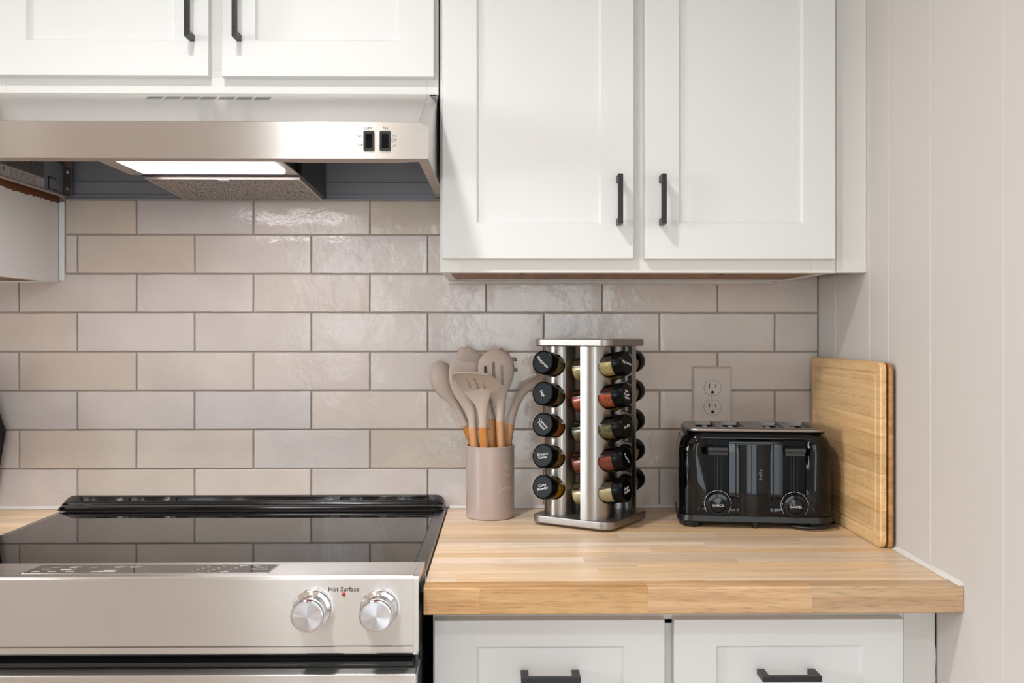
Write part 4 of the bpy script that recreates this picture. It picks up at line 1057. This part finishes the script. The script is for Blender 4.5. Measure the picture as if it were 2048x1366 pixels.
for n_, x in (('left', -.068), ('right', .068)):
    part('lever_recess', prism(BM(), rrect(.0204, .0519, .004, 4, x, .108), -hy+.0098, -hy+.0108, axis=1), M['sgloss'], ts)
    bm = BM(); box(bm, x-.0012, x+.0012, -hy+.0075, -hy+.0098, .060, .150); box(bm, x-.0055, x-.0045, -hy+.0085, -hy+.0098, .060, .150); box(bm, x+.0065, x+.0075, -hy+.0085, -hy+.0098, .060, .150)
    part('lever_track', bm, M['slot'], ts)
    bm = BM(); box(bm, x-.0185, x+.0185, -hy-.012, -hy+.006, .1395, .1475, bev=.0018); box(bm, x-.0175, x+.0175, -hy-.008, -hy+.006, .1325, .1392, bev=.001); box(bm, x-.003, x+.003, -hy-.002, -hy+.0095, .1335, .1465)
    part('lever', bm, M['black'], ts, smooth=40, label=n_+' black push-down lever')
    zc = .0435
    dl = part('dial', lathe(BM(), [(.0215, -hy+.0002), (.0218, -hy-.0015), (.0210, -hy-.009), (.0200, -hy-.0105), (.0140, -hy-.0108), (.0134, -hy-.0098), (.0128, -hy-.0112), (.0, -hy-.0122)], 48, axis='y', c=(x, 0, zc)), M['gloss'], ts, smooth=30, label=n_+' browning dial with cancel button')
    part('lettering', front_text('CANCEL', .0056, x+.0005, -hy-.0123, zc-.001), M['white_print'], dl)
    bm = BM()
    for k in range(6):
        a0, a1 = radians(215-k*42-6), radians(215-(k+1)*42+6)
        pts = [[x+q*cos(a0+(a1-a0)*i/8) for i in range(9)] for q in (.0238, .0243)]
        zs = [[zc+q*sin(a0+(a1-a0)*i/8) for i in range(9)] for q in (.0238, .0243)]
        prism(bm, list(zip(pts[0], zs[0]))+list(zip(pts[1], zs[1]))[::-1], -hy-.0004, -hy+.0004, axis=1)
    part('scale_ring', bm, M['white_print'], ts, label='thin white browning scale')
    for k in range(7):
        a = radians(215-k*42)
        part('numeral', front_text(str(k+1), .0042, x+.0242*cos(a), -hy-.0003, zc+.0242*sin(a)), M['white_print'], ts)
part('lettering', front_text('bella', .0085, .008, -hy-.0032, .098, rot=90, spacing=1.2), M['grey_print'], ts, label='small upright logo lettering')
cord = [(.085, .030, .0045), (.10, -.02, .0045), (.06, -.062, .006), (.09, -.090, .005), (.118, -.088, .007), (.141, -.072, .009), (.144, -.03, .006), (.139, .02, .005), (.128, .070, .005), (.124, .095, .02)]
cd = tube(BM(), [c_[:3] for c_ in smoothpts(cord, 6)], .0032, 10)
part('power_cord', cd, M['bplast'], ts, smooth=60, label='black cord curling out at the right')

# ------------------------------------------------------------------ cutting boards against the wall
def board(name, label, x0, x1, y0, y1, z0, z1, groove, mat, lean):
    t = thing(name, label, 'cutting board', (x0, (y0+y1)/2, CT), lean, local=True)
    hy_, hz_ = (y1-y0)/2, (z1-z0)/2; w = x1-x0
    def lp(k, r, x): return [(x, a, b_) for a, b_ in rrect(hy_-k, hz_-k, r, 6, 0, hz_)]
    rings_ = [lp(.002, .012, w), lp(0, .014, w-.002), lp(0, .014, .002), lp(.002, .012, 0)]
    if groove: rings_ += [lp(.017, .016, 0), lp(.0185, .0155, .0014), lp(.0215, .0145, .0018), lp(.0235, .0135, .0008), lp(.0245, .013, 0)]
    part('board', loops(BM(), rings_), mat, t, smooth=30)
    return t
bt = board('cutting_board', 'bamboo cutting board with juice groove, in front, leaning by the wall', .6213, .6323, -.391, -.016, CT, CT+.306, True, M['bamboo'], radians(-.6))
rnd = random.Random(8)
board('cutting_board', 'thinner darker bamboo board tucked behind the front board', .6337, .6400, -.398, -.026, CT, CT+.304, False, M['bamboo2'], radians(-.3))

# ------------------------------------------------------------------ dark knife block at the left edge
kb = thing('knife_block', 'black faceted block at the left edge, on the left worktop', 'knife block', (-1.085, -.08, CT), local=True)
def kr(a, b, z, h=.05): return [(a, -h, z), (b, -h, z), (b, h, z), (a, h, z)]
part('block', loops(BM(), [kr(-.075, .077, 0), kr(-.10, .103, .160), kr(-.075, .077, .245, .045)]), M['sgloss'], kb)
for i in range(3):
    part('knife_handle', bx(-.062+i*.045, -.042+i*.045, -.012, .012, .2455, .31, bev=.004), M['bplast'], kb, smooth=40)

# ------------------------------------------------------------------ recessed ceiling lights, three of them added for fill
for i, (x, y, p) in enumerate(LIGHTS):
    t = thing('ceiling_light', ['round recessed ceiling light in front of the range hood', 'added recessed fill light near the left wall and tiles', 'added recessed fill light by the glass door', 'added recessed fill light in the far left corner'][i], 'ceiling light', (x, y, 2.44))
    part('trim_ring', lathe(BM(), [(.078, 2.4395), (.078, 2.437), (.092, 2.436), (.096, 2.4395)], 48, c=(x, y, 0)), M['cab'], t, smooth=40)
    part('diffuser', lathe(BM(), [(.077, 2.4392), (.077, 2.4375)], 48, c=(x, y, 0)), M['can'], t)
    area('bulb', (0, 0, -.006), (0, 0, 0), .15, .15, p, (1.0, .985, .985), 'DISK', t).data.spread = radians(135)
# lamp under the hood
area('hood_bulb', (-.4925+.49, -.364+.24, 1.5385-1.533), (0, 0, 0), .23, .12, .5, (1.0, .95, .98), parent=hd)
